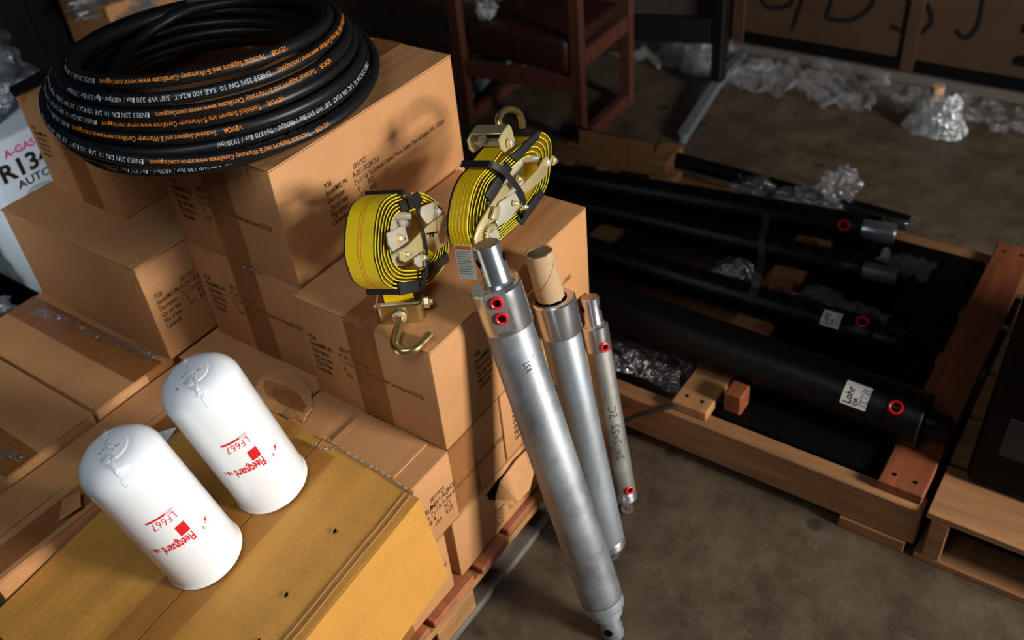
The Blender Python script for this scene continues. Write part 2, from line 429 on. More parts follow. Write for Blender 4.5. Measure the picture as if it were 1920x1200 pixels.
def tape_fx(x, y, z0, z1): return ((x - 0.0013, y - TW, z0), (x - 0.0006, y + TW, z1))
def tape_fy(x, y, z0, z1): return ((x - TW, y - 0.0013, z0), (x + TW, y - 0.0006, z1))
G = 'tan shipping cartons on the wooden pallet'
NX, NY = (0, -1, 0), (1, 0, 0); UZ = (0, 0, 1)
# layer 4
A = carton('shipping_carton', 'tan printed carton under the right half of the hose coil, behind the left strap roll', 0, 0.503, 0, 0.323, L3 + 0.001, L4, 'X', G,
           tape=[tape_top_x(-0.001, 0.504, 0.1615, L4), tape_fx(0, 0.1615, L3 + 0.002, L4)])
label_print(A, (0.110, 0, 0.853), NY, UZ, 0.345)
label_print(A, (0, 0.300, 0.848), NX, UZ, 0.268)
D = carton('shipping_carton', 'shaded carton at upper left under the hose end, beside the white refrigerant box', -0.006, 0.49, 0.500, 0.752, L3 + 0.001, L4, 'X', G,
           tape=[tape_fx(-0.006, 0.61, L3 + 0.002, L4)])
label_print(D, (-0.006, 0.735, 0.86), NX, UZ, 0.22, rows=range(6), size=0.013, pitch=0.0125)
# layer 3
E_ = carton('shipping_carton', 'shaded carton directly beneath the hose carton, right of the protruding carton', 0.0, 0.503, 0.001, 0.322, L2 + 0.001, L3, 'X', G,
            tape=[tape_fx(0.0, 0.1615, L2 + 0.002, L3), tape_top_x(-0.002, 0.03, 0.1615, L3)])
label_print(E_, (0, 0.300, 0.620), NX, UZ, 0.275)
F = carton('shipping_carton', 'plain-topped carton at left sticking out, short printed end facing right', -0.116, 0.207, 0.338, 0.798, L2 + 0.001, L3, None, G)
label_print(F, (-0.098, 0.338, 0.617), NY, UZ, 0.29, rows=range(6), size=0.0160, pitch=0.0157, col=0.060)
B = carton('shipping_carton', 'tan carton carrying both yellow strap rolls, the silver cylinder leaning on it', -0.025, 0.473, -0.323, -0.003, L2 + 0.001, L3, 'X', G,
           tape=[tape_fx(-0.025, -0.163, L2 + 0.002, L3), tape_top_x(-0.026, 0.06, -0.163, L3)])
label_print(B, (-0.025, -0.020, 0.612), NX, UZ, 0.27)
label_print(B, (0.083, -0.323, 0.608), NY, UZ, 0.32)
F2 = carton('shipping_carton', 'carton mostly hidden in the dark gap beneath the shaded upper left carton', 0.212, 0.535, 0.338, 0.798, L2 + 0.001, L3, 'Y', G)
# layer 2
Gc = carton('shipping_carton', 'tan carton with creased tape down its printed side, right beside the golden box', -0.142, 0.135, -0.323, -0.003, L1 + 0.001, L2, 'Y', G,
            tape=[tape_fy(0.012, -0.323, L1 + 0.01, L2), tape_top_y(-0.324, -0.25, 0.012, L2)])
label_print(Gc, (-0.137, -0.323, 0.390), NY, UZ, 0.272, trim=2, size=0.0175, pitch=0.0165, col=0.042)
mb = MB(); mb.box((-0.140, -0.281, L2 + 0.0006), (-0.027, -0.12, L2 + 0.004)); mb.build('loose_flap', M['kraft'], Gc, bevel=0.001)
G2 = carton('shipping_carton', 'tan carton behind the big silver cylinder, directly under the strap roll carton', 0.139, 0.473, -0.323, -0.003, L1 + 0.001, L2, 'Y', G)
label_print(G2, (0.170, -0.323, 0.395), NY, UZ, 0.3)
T2 = carton('shipping_carton', 'flat-topped carton right behind the right white filter, under the torn cardboard piece', -0.098, 0.39, 0.003, 0.335, L1 + 0.001, L2, None, G)
T1 = carton('shipping_carton', 'narrow carton strip with long tape between the golden box and the left cartons', -0.64, -0.103, 0.168, 0.345, L1 + 0.001, 0.446, 'X', G,
            tape=[((-0.63, 0.18, 0.4468), (-0.15, 0.235, 0.4474))])
P = carton('shipping_carton', 'flat-topped carton with split shiny tape on top, in front of the protruding carton', -0.296, 0.024, 0.352, 0.815, L1 + 0.001, L2, 'Y', G,
           tape=[tape_top_y(0.351, 0.816, -0.165, L2), tape_fy(-0.136, 0.352, L1 + 0.05, L2)])
Q = carton('shipping_carton', 'flat-topped carton at the left picture edge with tape crossing its corner', -0.626, -0.302, 0.352, 0.83, L1 + 0.001, L2, 'Y', G,
           tape=[tape_top_y(0.351, 0.83, -0.46, L2)])
P3 = carton('shipping_carton', 'carton hidden beneath the protruding carton at back', 0.03, 0.535, 0.352, 0.815, L1 + 0.001, L2, 'X', G)
# layer 1
ZP = 0.117
H1 = carton('shipping_carton', 'lowest tan carton whose end shows below the golden box', -0.396, -0.071, -0.323, -0.003, ZP, L1, 'Y', G,
            tape=[tape_fy(-0.235, -0.323, ZP, L1)])
mb = MB(); put_text(mb, 'WLL 3335LBS', plane_fn((-0.128, -0.323, 0.200), NY, UZ), 0, 0, 0.013, 0, 0.62); mb.build('printed_label', M['ink'], H1)
H2 = carton('shipping_carton', 'lowest carton with a torn open hole and folded-back paper flap', -0.048, 0.473, -0.323, -0.003, ZP, L1, 'X', G)
label_print(H2, (0.073, -0.324, 0.190), NY, UZ, 0.3, size=0.011, pitch=0.0105, col=0.045)
mb = MB(); pts = [(0.060, 0.262), (0.100, 0.268), (0.150, 0.258), (0.158, 0.246), (0.118, 0.226), (0.082, 0.222), (0.066, 0.240)]
mb.prism(pts, lambda u, v, w: (u, -0.3236 - w, v), 0, 0.0006); mb.build('torn_hole', M['void'], H2)
mb = MB(); pts = [(0.084, 0.226, 0.0), (0.100, 0.263, 0.004), (0.155, 0.275, 0.006), (0.205, 0.268, 0.004), (0.196, 0.225, 0.022), (0.160, 0.196, 0.030), (0.120, 0.198, 0.028)]
vs = [(x, -0.3255 - d, z) for x, z, d in pts] + [(x, -0.3235 - d, z) for x, z, d in pts]; n = 7
mb.add(vs, [tuple(range(n)), tuple(range(2*n-1, n-1, -1))] + [(i, (i+1) % n, (i+1) % n + n, i+n) for i in range(n)])
mb.build('torn_flap', M['kraft'], H2)
for (a, b, c, d, s, lab) in ((-0.64, -0.115, 0.172, 0.345, 'X', 'lowest carton under the narrow taped carton'),
                          (-0.63, -0.13, 0.352, 0.83, 'X', 'lowest carton at the left rear under the two flat-topped cartons'),
                          (-0.11, 0.535, 0.352, 0.83, 'X', 'lowest carton at the right rear under the protruding carton'),
                          (-0.11, 0.535, 0.003, 0.345, 'X', 'lowest carton in the middle of the pallet')):
    carton('shipping_carton', lab, a, b, c, d, ZP, L1, s, G)

# torn brown paper flap with tape lying on the carton behind the right filter
t = thing('torn_cardboard_piece', 'torn piece of brown cardboard with tape strip lying behind the right white filter', 'cardboard')
out = [(-0.046, 0.124), (-0.017, 0.083), (-0.026, 0.035), (-0.039, 0.003), (-0.056, -0.012), (-0.070, -0.032), (-0.092, -0.036), (-0.111, -0.046), (-0.112, -0.03), (-0.119, -0.019), (-0.114, 0.01), (-0.119, 0.032), (-0.116, 0.06), (-0.119, 0.081), (-0.085, 0.11)]
def piece(pts, z0, th, nm, m, par, curl=0.02):
    c = sum((Vector((x, y, 0)) for x, y in pts), Vector()) / len(pts); mb = MB(); n = len(pts)
    f = lambda p, dz: (p[0], p[1], z0 + dz + curl * max(0, (Vector((p[0], p[1], 0)) - c).length - 0.035) * 6)
    vs = [(c.x, c.y, z0 + th)] + [f(p, th) for p in pts] + [f(p, 0) for p in pts] + [(c.x, c.y, z0)]
    fs = [(0, i + 1, (i+1) % n + 1) for i in range(n)] + [(2*n+1, (i+1) % n + n + 1, i + n + 1) for i in range(n)] + [(i+1, i+n+1, (i+1) % n + n + 1, (i+1) % n + 1) for i in range(n)]
    mb.add(vs, fs); return mb.build(nm, m, par)
piece(out, L2 + 0.004, 0.003, 'board_sheet', M['kraft'], t)
piece([(x * 0.42 - 0.045, y * 0.8 + 0.006) for x, y in out], L2 + 0.0085, 0.0008, 'tape', M['tape'], t, 0.015)
mb = MB(); mb.box((-0.122, -0.01, L2 + 0.001), (-0.100, 0.035, L2 + 0.003)); o = mb.build('paper_scrap', M['paper']); tag(o, 'small printed paper scrap under the torn cardboard piece', 'paper')
mb = MB()
for i in range(5): mb.box((-0.1205, -0.006 + i * 0.008, L2 + 0.003), (-0.102, -0.003 + i * 0.008, L2 + 0.0033))
mb.build('printed_bars', M['ink'], o)
mb = MB(); vs = [(-0.262, 0.212, .4480), (-0.232, 0.190, .4480), (-0.276, 0.172, .4480)]
mb.add(vs + [(x, y, z + 0.0012) for x, y, z in vs], [(0, 2, 1), (3, 4, 5), (0, 1, 4, 3), (1, 2, 5, 4), (2, 0, 3, 5)])
tag(mb.build('paper_scrap', M['paper']), 'white triangular label scrap peeking out between the two white filters', 'paper')
mb = MB(); vs = [(-0.500, 0.19, .448), (-0.46, 0.172, .459), (-0.44, 0.20, .465), (-0.465, 0.225, .451)]
mb.add(vs + [(x, y, z + 0.002) for x, y, z in vs], [(0, 3, 2, 1), (4, 5, 6, 7)] + [(i, (i+1) % 4, (i+1) % 4 + 4, i + 4) for i in range(4)])
tag(mb.build('paper_scrap', M['kraft']), 'curled brown paper tear behind the left white filter', 'paper')
# split film tape lying on carton P
def wrinkle_strip(name, pts, wdt, m, par, amp=0.006):
    mb = MB(); P = smoothpath(pts, 8); n = len(P); cols = 5; vs = []
    for i, p in enumerate(P):
        d = (P[min(i+1, n-1)] - P[max(i-1, 0)]).normalized(); s = d.cross(Vector((0, 0, 1))).normalized()
        w = wdt * (0.6 + 0.7 * abs(noise.noise(p * 21)))
        for k in range(cols):
            f = k / (cols - 1) - 0.5
            vs.append(p + s * w * f + Vector((0, 0, amp * abs(noise.noise(Vector((i * 0.7, k * 1.3, 2)))) + 0.001)))
    mb.add(vs, [(i*cols+k, i*cols+k+1, (i+1)*cols+k+1, (i+1)*cols+k) for i in range(n-1) for k in range(cols-1)])
    return mb.build(name, m, par, smooth=True)
wrinkle_strip('peeled_film', [(-0.165, 0.76, L2 + .002), (-0.15, 0.68, L2 + .002), (-0.148, 0.58, L2 + .002), (-0.135, 0.47, L2 + .002), (-0.128, 0.37, L2 + .002)], 0.03, M['film'], P, 0.01)
wrinkle_strip('peeled_film', [(-0.49, 0.60, L2 + .002), (-0.475, 0.50, L2 + .002), (-0.46, 0.41, L2 + .002), (-0.45, 0.36, L2 + .002)], 0.03, M['film'], Q, 0.01)
wrinkle_strip('peeled_film', [(-0.026, -0.13, L3 - .002), (-0.027, -0.163, L3 - .002), (-0.026, -0.20, L3 - .002)], 0.012, M['film'], B, 0.004)
wrinkle_strip('peeled_film', [(-0.002, 0.20, L3 - .002), (-0.002, 0.15, L3 - .002), (-0.002, 0.10, L3 - .002)], 0.012, M['film'], E_, 0.004)

# ================================================================== golden carton (open at the bottom, set over its neighbours, lid sagging)
yP0 = Vector((-0.145, -0.345, 0.48265)); yn = Vector((-0.12002683, 0.03300738, 0.99222179))
yex = Vector((0.9928, 0.004, 0.12)).normalized(); yey = yn.cross(yex)
def yf(u, v, w): return yP0 + yex * u + yey * v + yn * w
Y = thing('golden_carton', 'golden yellow cardboard carton in the foreground with two white filters standing on it', 'box')
TL = -0.545
def wallp(a, b, name, thick, drop_a, drop_b):
    """side wall hanging straight down from the lid edge a->b"""
    n = 14; vs = []; A3, B3 = yf(*a, 0), yf(*b, 0); d = (B3 - A3); nn = d.cross(Vector((0, 0, 1))).normalized() * thick
    for i in range(n + 1):
        p = A3 + d * (i / n); dr = drop_a + (drop_b - drop_a) * i / n
        q = p + Vector((0.028 * dr / 0.25, 0, -dr)) if name == 'front_wall' else p - Vector((0, 0, dr))
        bl = nn.normalized() * 0.004 * math.sin(PI * i / n)
        m = (p + q) / 2 - bl
        vs += [p, m, q, p + nn, m + nn, q + nn]
    mb = MB(); fs = []
    for i in range(n):
        a_ = 6 * i; b_ = a_ + 6
        fs += [(a_, b_, b_+1, a_+1), (a_+1, b_+1, b_+2, a_+2), (a_+3, a_+4, b_+4, b_+3), (a_+4, a_+5, b_+5, b_+4), (a_+2, b_+2, b_+5, a_+5), (a_, a_+3, b_+3, b_)]
    fs += [(0, 1, 4, 3), (1, 2, 5, 4), (6*n, 6*n+3, 6*n+4, 6*n+1), (6*n+1, 6*n+4, 6*n+5, 6*n+2)]
    mb.add(vs, fs); return mb.build(name, M['yellow_kraft'], Y, smooth=False)
wallp((0.0, -0.010), (TL, -0.010), 'front_wall', -0.004, 0.252, 0.262)
wallp((TL, -0.006), (TL + 0.01, 0.500), 'end_wall', 0.004, 0.262, 0.23)
# lid: two flaps meeting on a taped seam, far/right end torn
import itertools
def lid(v0, v1, name, right):
    mb = MB(); nx, ny = 44, 16; vs = []
    for j in range(ny + 1):
        f = j / ny; v = v0 + (v1 - v0) * f; r = right(v)
        for i in range(nx + 1):
            u = TL + (r - TL) * i / nx
            w = 0.0016 * noise.noise(Vector((u * 3, v * 22, 1))) + 0.0011 * noise.noise(Vector((u * 14, v * 5, 4)))
            if name == 'lid_flap' and v < 0.03: w -= 0.0
            vs.append((u, v, w))
    n = len(vs); pts = [yf(u, v, w) for u, v, w in vs] + [yf(u, v, w - 0.0045) for u, v, w in vs]
    fs = []
    W = nx + 1
    for j in range(ny):
        for i in range(nx):
            a = j * W + i; fs += [(a, a+1, a+W+1, a+W), (n+a, n+a+W, n+a+W+1, n+a+1)]
    for i in range(nx): fs += [(i, n+i, n+i+1, i+1), (ny*W+i, ny*W+i+1, n+ny*W+i+1, n+ny*W+i)]
    for j in range(ny): fs += [(j*W, (j+1)*W, n+(j+1)*W, n+j*W), (j*W+nx, n+j*W+nx, n+(j+1)*W+nx, (j+1)*W+nx)]
    mb.add(pts, fs); return mb.build(name, M['yellow_kraft'], Y)
edge = lambda v: 0.0 + 0.085 * max(0, v) + 0.004 * noise.noise(Vector((v * 60, 0, 3))) * (1 if v > 0.02 else 0)
edge2 = lambda v: 0.02 + 0.06 * (v - 0.235) + 0.006 * noise.noise(Vector((v * 60, 0, 3)))
lid(-0.010, 0.234, 'lid_flap', edge); lid(0.2375, 0.508, 'lid_flap', lambda v: edge2(v) if v < 0.33 else edge2(0.33))
mb = MB()
for (a, b) in (((TL, 0.235 - 0.052), (0.0, 0.235 + 0.05)),):
    n = 24; vs = []
    for i in range(n + 1):
        u = a[0] + (b[0] - a[0]) * i / n
        for v in (a[1], b[1]): vs.append(yf(u, v, 0.0022 + 0.0008 * noise.noise(Vector((u * 20, v, 0)))))
    mb.add(vs, [(2*i, 2*i+2, 2*i+3, 2*i+1) for i in range(n)])
mb.build('tape', M['tape'], Y)
mb = MB()
for v, h in ((0.004, 0.0016), (0.016, 0.0012)):
    mb.tube([yf(TL + 0.002 + (0.54) * i / 20, v + 0.0006 * math.sin(i), h * 0.4) for i in range(21)], 0.0016, 6)
mb.build('folded_edge', M['crease'], Y)
mb = MB(); q = smoothpath([yf(edge(v) + 0.003, v, 0.001 + 0.002 * noise.noise(Vector((v * 90, 2, 0)))) for v in [0.0, .03, .06, .09, .12, .15, .18, .21, .235]], 5)
mb.tube(q, [0.0035 + 0.0022 * noise.noise(p * 120) for p in q], 7); mb.build('torn_edge', basic('torn_paper_edge', (176, 140, 100), 0.9, var=0.3, scale=200), Y)
for (u, v) in ((-0.249, 0.067), (-0.33, 0.05), (-0.12, 0.075)):
    mb = MB(); mb.prism([(u - 0.006, v), (u, v - 0.003), (u + 0.005, v + 0.003), (u - 0.001, v + 0.004)], yf, 0.0022, 0.0028); mb.build('puncture', M['void'], Y)
wrinkle_strip('peeled_film', [yf(0.005, 0.245, 0.004), yf(0.0, 0.225, 0.004), yf(0.012, 0.19, 0.004)], 0.012, M['film'], Y, 0.006)

# ================================================================== white filters
def filt(uv, lab, twist):
    yn = (Vector((-0.12002683, 0.03300738, 0.99222179)) + Vector((-0.050, 0.062, 0))).normalized(); yex = (Vector((1, 0, 0)) - yn * yn.x).normalized(); yey = yn.cross(yex)
    base = yf(uv[0], uv[1], 0.004); r = 0.0665; H = 0.308
    t = thing('oil_filter', lab, 'filter', group=None)
    def fn_at(rad): return lambda a, h: base + (yex * math.cos(math.radians(a)) + yey * math.sin(math.radians(a))) * rad + yn * h
    prof = [(0.0, 0.0), (0.055, 0.0), (0.064, 0.001), (r + 0.0008, 0.003), (r + 0.0012, 0.006), (r + 0.0002, 0.0085), (r, 0.012)]
    prof += [(r, 0.012 + (H - 0.062) * i / 10) for i in range(1, 11)]
    R = 0.040
    for k in range(1, 11):
        a = PI / 2 * k / 10; prof.append((r - R + R * math.cos(a), H - 0.050 + 0.039 * math.sin(a)))
    prof += [(0.028, H - 0.0095), (0.022, H - 0.0085), (0.0, H - 0.0075)]
    mb = MB(); mb.lathe(prof, base, yn, 64, ref=yex); mb.build('filter_can', M['white'], t, smooth=True)
    mb = MB(); mb.lathe([(r + 0.0012, 0.0), (r + 0.0022, 0.002), (r + 0.0022, 0.0045), (r + 0.0012, 0.006)], base, yn, 64); mb.build('rolled_seam', M['white'], t, smooth=True)
    F = lambda x, y: fn_at(r + 0.0005)(twist - math.degrees(x / r), 0.155 - y)
    mb = MB()
    def rect(x0, y0, x1, y1, mi=0):
        n = 8; vs = []
        for i in range(n + 1):
            x = x0 + (x1 - x0) * i / n; vs += [F(x, y0), F(x, y1)]
        mb.add(vs, [(2*i, 2*i+2, 2*i+3, 2*i+1) for i in range(n)], mi)
    # x runs along the print, y towards the base
    rect(0.014, -0.034, 0.045, -0.030); rect(0.0, -0.034, 0.014, -0.0332); rect(0.0, -0.0308, 0.014, -0.030)
    rect(0.0, 0.003, 0.017, 0.026)
    put_text(mb, 'LF667', F, 0.001, -0.0270, 0.0235, -0.012, 1.0, width=0.041)
    mb.v = mb.v
    put_text(mb, 'Fleetguard', F, 0.0, 0.030, 0.027, 0.02, 0.62, width=0.053)
    for k, (x, y, s) in enumerate(((-0.032, 0.036, 'A'), (-0.024, 0.040, '/'), (-0.018, 0.044, '8'))):
        put_text(mb, s, F, x, y, 0.009, 0.0, 1.0)
    rect(-0.028, 0.036, -0.025, 0.044)
    rect(0.062, 0.030, 0.066, 0.040); put_text(mb, '3', F, 0.056, 0.031, 0.010, 0.01); put_text(mb, 'S', F, 0.068, 0.031, 0.010, -0.01)
    mb.build('red_print', M['filter_red'], t)
    mb = MB(); fn = plane_fn(base + yn * (H - 0.008), -yex, -yey, 0.0016)
    put_text(mb, '08 07 2022', lambda x, y: fn(x - 0.012, y + 0.008), 0, 0, 0.010, 0, 0.8)
    put_text(mb, 'A 174 05', lambda x, y: fn(x - 0.006, y - 0.006), 0, 0, 0.008, 0, 0.8)
    mb.build('date_print', M['filter_pale'], t)
    # gathered clear shrink film on the dome
    mb = MB(); vs = []; n = 30; cols = 5
    for i in range(n + 1):
        f = i / n * 2 - 1; a = f * r * 0.97
        hh = H - 0.0075 if abs(a) < 0.03 else H - 0.0075 - 0.035 * ((abs(a) - 0.03) / (r - 0.03)) ** 2
        for k in range(cols):
            g = (k / (cols - 1) - 0.5)
            p = base + yey * a * 0.9 + yex * (a * 0.45 + g * 0.010 * (0.5 + abs(noise.noise(Vector((i * 0.5, 1, twist)))) * 1.6)) + yn * (hh + 0.0012 + 0.005 * (0.5 - abs(g)) * abs(noise.noise(Vector((i * 0.9, k, twist)))))
            vs.append(p)
    mb.add(vs, [(i*cols+k, i*cols+k+1, (i+1)*cols+k+1, (i+1)*cols+k) for i in range(n) for k in range(cols-1)])
    mb.build('shrink_film_seam', M['seam'], t, smooth=True)
    return t, F, fn_at(r + 0.0008)
filt((-0.263, 0.252), 'white oil filter with red lettering, left and nearer of the pair on the golden carton', -94)
t2, F2f, cy2 = filt((-0.098, 0.252), 'white oil filter with red lettering and a blue ink dot on its dome, farther right', -98)
mb = MB(); mb.lathe([(0.0, 0.0006), (0.0014, 0.0005), (0.0018, 0)], yf(-0.098, 0.252, 0.3025) + yex * -0.050 + yey * 0.012, yn, 12); mb.build('ink_dot', M['blue'], t2)

# ================================================================== hose coil
loops = [(.142,.275,.962,.266,0,0), (.128,.25,1.018,.285,.02,.11), (.14, .27, .988, .276, .01, .02), (.135, .265, 1.008, .276, .01, .02), (.13, .26, 1.030, .270, 0, .02),
         (.128, .262, 1.050, .266, 0, .0), (.118, .245, 1.070, .258, -.01, -.02), (.115, .235, 1.088, .246, -.03, -.05), (.109, .222, 1.102, .225, -.075, -.097)]
hr = 0.0108
def loop_pt(par, a):
    cx, cy, z, r, tx, ty = par; w = 0.006 * math.sin(2 * a + z * 40)
    return Vector((cx + (r + w) * math.cos(a), cy + (r + w) * math.sin(a), z + tx * r * math.cos(a) + ty * r * math.sin(a)))
hp = []
NSEG = 96
A0 = math.radians(60)
for i, par in enumerate(loops):
    for k in range(NSEG):
        f = k / NSEG; a = A0 + 2 * PI * f
        if f < 0.12 and i > 0:
            s = 0.5 - 0.5 * math.cos(PI * (0.5 + 0.5 * f / 0.12)); q = tuple(loops[i-1][j] * (1 - s) + par[j] * s for j in range(6))
        elif f > 0.88 and i < len(loops) - 1:
            s = 0.5 - 0.5 * math.cos(PI * (0.5 * (f - 0.88) / 0.12)); q = tuple(par[j] * (1 - s) + loops[i+1][j] * s for j in range(6))
        else: q = par
        hp.append(loop_pt(q, a))
# tail: the free end leaves the lowest turn and sticks out at the left
H = thing('hydraulic_hose', 'coil of black rubber hose with white and orange lettering on top of the carton stack', 'hose')
hp += [loop_pt((.112, .225, 1.102 - 0.075 * k / 14, .222 - 0.055 * k / 14, -.075, -.097), A0 + 2 * PI * k / 60) for k in range(1, 15)]
inner = [loop_pt((.128 - .02 * q, .25 - .02 * q, .966 + .115 * q, .245 - .035 * math.sin(3.1 * q), -.03 * q, .02), math.radians(60 + 3.75 * k)) for k in range(96 * 6) for q in (k / 576,)]
mb = MB(); mb.tube(hp + [h for h in ()], hr, 14); mb.build('hose_body', M['rubber'], H, smooth=True)
mb = MB(); mb.tube(inner, hr, 12); mb.build('inner_turns', M['rubber'], H, smooth=True)
mb = MB(); mb.tube(smoothpath([hp[0], (.285, .57, .962), (.265, .66, .961), (.19, .708, .960), (.08, .705, .960), (-.028, .697, .960)], 8), hr * 1.05, 14); mb.build('hose_end', M['rubber'], H, smooth=True)
mw, mo = MB(), MB()
ORANGE = [('VEVOR', 0.050, 0.010), ('Technical Support and E-Warranty Certificate www.vevor.com/support', 0.285, 0.0085)]
WHITE = 'EN853 2SN DN 10  SAE 100 R2AT  3/8" WP 330 Bar / 4800psi - Bp1320 Bar / 19200psi'
def hose_text(par, a_deg, s, width, size, mb, alat=26, bold=0.01):
    """text running clockwise (angle falling) along a turn, letters' tops pointing down"""
    R_ = par[3]; nm = 'orange_print' if mb is mo else 'white_print'; mt = M['orange_ink'] if mb is mo else M['white_ink']; mb = MB()
    def fn(x, y):
        a = math.radians(a_deg) - x / R_
        c = loop_pt(par, a); d = (loop_pt(par, a - 0.01) - c).normalized(); out_ = Vector((math.cos(a), math.sin(a), 0)); up = Vector((0, 0, 1))
        t = math.radians(alat) - (y - size * 0.35) / hr
        return c + (out_ * math.cos(t) + up * math.sin(t)) * (hr + 0.0004)
    put_text(mb, s, fn, 0, 0, size, bold, 1.0, width=width); mb.build(nm, mt, H)
def phrase(i, a_v, parts='vtw', lat=26):
    par = loops[i]; a = a_v; R_ = par[3]
    if 'v' in parts:
        hose_text(par, a, 'VEVOR', 0.030, 0.0108, mo, lat, 0.004); a -= math.degrees(0.040 / R_)
    if 't' in parts: hose_text(par, a, ORANGE[1][0], 0.262, 0.0114, mo, lat, 0.0); a -= math.degrees(0.272 / R_)
    if 'w' in parts: hose_text(par, a, WHITE, 0.36, 0.0112, mw, lat, -0.004); a -= math.degrees(0.37 / R_)
for i, a, parts in ((8, 266, 'vtw'), (7, 318, 'tw'), (6, 281, 'vtw'), (5, 257, 'vtw'), (4, 240, 'vtw'), (3, 305, 'w'), (1, 268, 'vtw'), (0, 262, 'w'), (2, 300, 'w')):
    phrase(i, a, parts)

# ================================================================== yellow ratchet strap rolls
S1_FR=( [(0.086, -0.219, 0.823), (0.9527, 0.304, -0.0), (-0.0427, 0.1338, 0.9901), (0.301, -0.9432, 0.1405)] )
S1={
 'contour':[(0.0196, 0.0849), (-0.0266, 0.104), (-0.0611, 0.1044), (-0.0927, 0.0852), (-0.1147, 0.0598), (-0.1227, 0.0382), (-0.1215, 0.0095), (-0.0988, -0.0231), (-0.0556, -0.057), (-0.0005, -0.0906), (0.06, -0.1054), (0.0943, -0.1047), (0.1278, -0.0773), (0.1434, -0.0441), (0.13, -0.0022), (0.0803, 0.0533)],
 'center':[(0.0135, -0.0)],
 'sleeve_top':[(0.0061, 0.0795), (0.0633, 0.0616), (0.0695, 0.0413), (0.0559, 0.0385), (-0.0052, 0.0646), (-0.0022, 0.0833)],
 'sleeve_bottom':[(-0.0862, -0.0223), (-0.004, -0.0727), (-0.0149, -0.0891), (-0.0939, -0.0408)],
 'sleeve_right':[(0.0281, -0.067), (0.0966, -0.0874), (0.0948, -0.1051), (0.0245, -0.0859), (-0.0121, -0.0698), (-0.0062, -0.0575)],
 'plate_a':[(0.0454, 0.0421), (0.1002, 0.0191), (0.0985, 0.0026), (0.0999, -0.0146), (0.0461, 0.0072), (0.0345, 0.032)],
 'plate_b':[(-0.0803, 0.0726), (-0.0242, 0.0519), (-0.0279, 0.0221), (-0.0825, 0.0387), (-0.0866, 0.0566)],
 'plate_c':[(-0.0282, -0.0121), (0.0034, -0.0225), (0.0153, -0.0428), (0.0021, -0.0513), (-0.0248, -0.0336), (-0.0318, -0.0212)],
 'handle':[(-0.0748, 0.0318), (-0.0594, 0.0281), (-0.0361, 0.022), (0.016, 0.0139), (0.0972, -0.0071), (0.1195, -0.0214), (0.1263, -0.0425), (0.1171, -0.0548), (0.0978, -0.0604), (0.0634, -0.0522), (0.0294, -0.0407), (0.0157, -0.0223), (-0.0049, -0.0139), (-0.0665, 0.0064), (-0.0784, 0.019)],
 'slot':[(0.0234, 0.0031), (0.0622, -0.019), (0.0617, -0.0216), (0.0481, -0.0143), (0.0446, -0.0191), (0.04, -0.0159), (0.0429, -0.012), (0.0382, -0.0091), (0.0354, -0.0128), (0.0308, -0.0098), (0.0334, -0.0063), (0.0218, 0.001)],
 'slot2':[(0.0308, -0.0328), (0.0742, -0.0414), (0.0763, -0.0465), (0.0365, -0.0391)],
 'bolts':[(0.0882, 0.0046), (-0.0546, 0.0444), (-0.0038, -0.0279), (-0.059, 0.0166), (0.1036, -0.0398), (0.1025, -0.0512)],
 'axle':[(0.002, 0.0532), (0.0411, 0.0279)],
 'tie':[(-0.0255, 0.1178), (0.0061, 0.0951), (0.0142, 0.0765), (0.0134, 0.0368), (0.0053, -0.0094), (-0.0111, -0.042), (-0.0301, -0.07)],
}
S2_FR=( [(0.307, -0.271, 0.821), (0.9947, 0.1025, -0.0), (-0.0206, 0.1999, 0.9796), (0.1005, -0.9744, 0.2009)] )
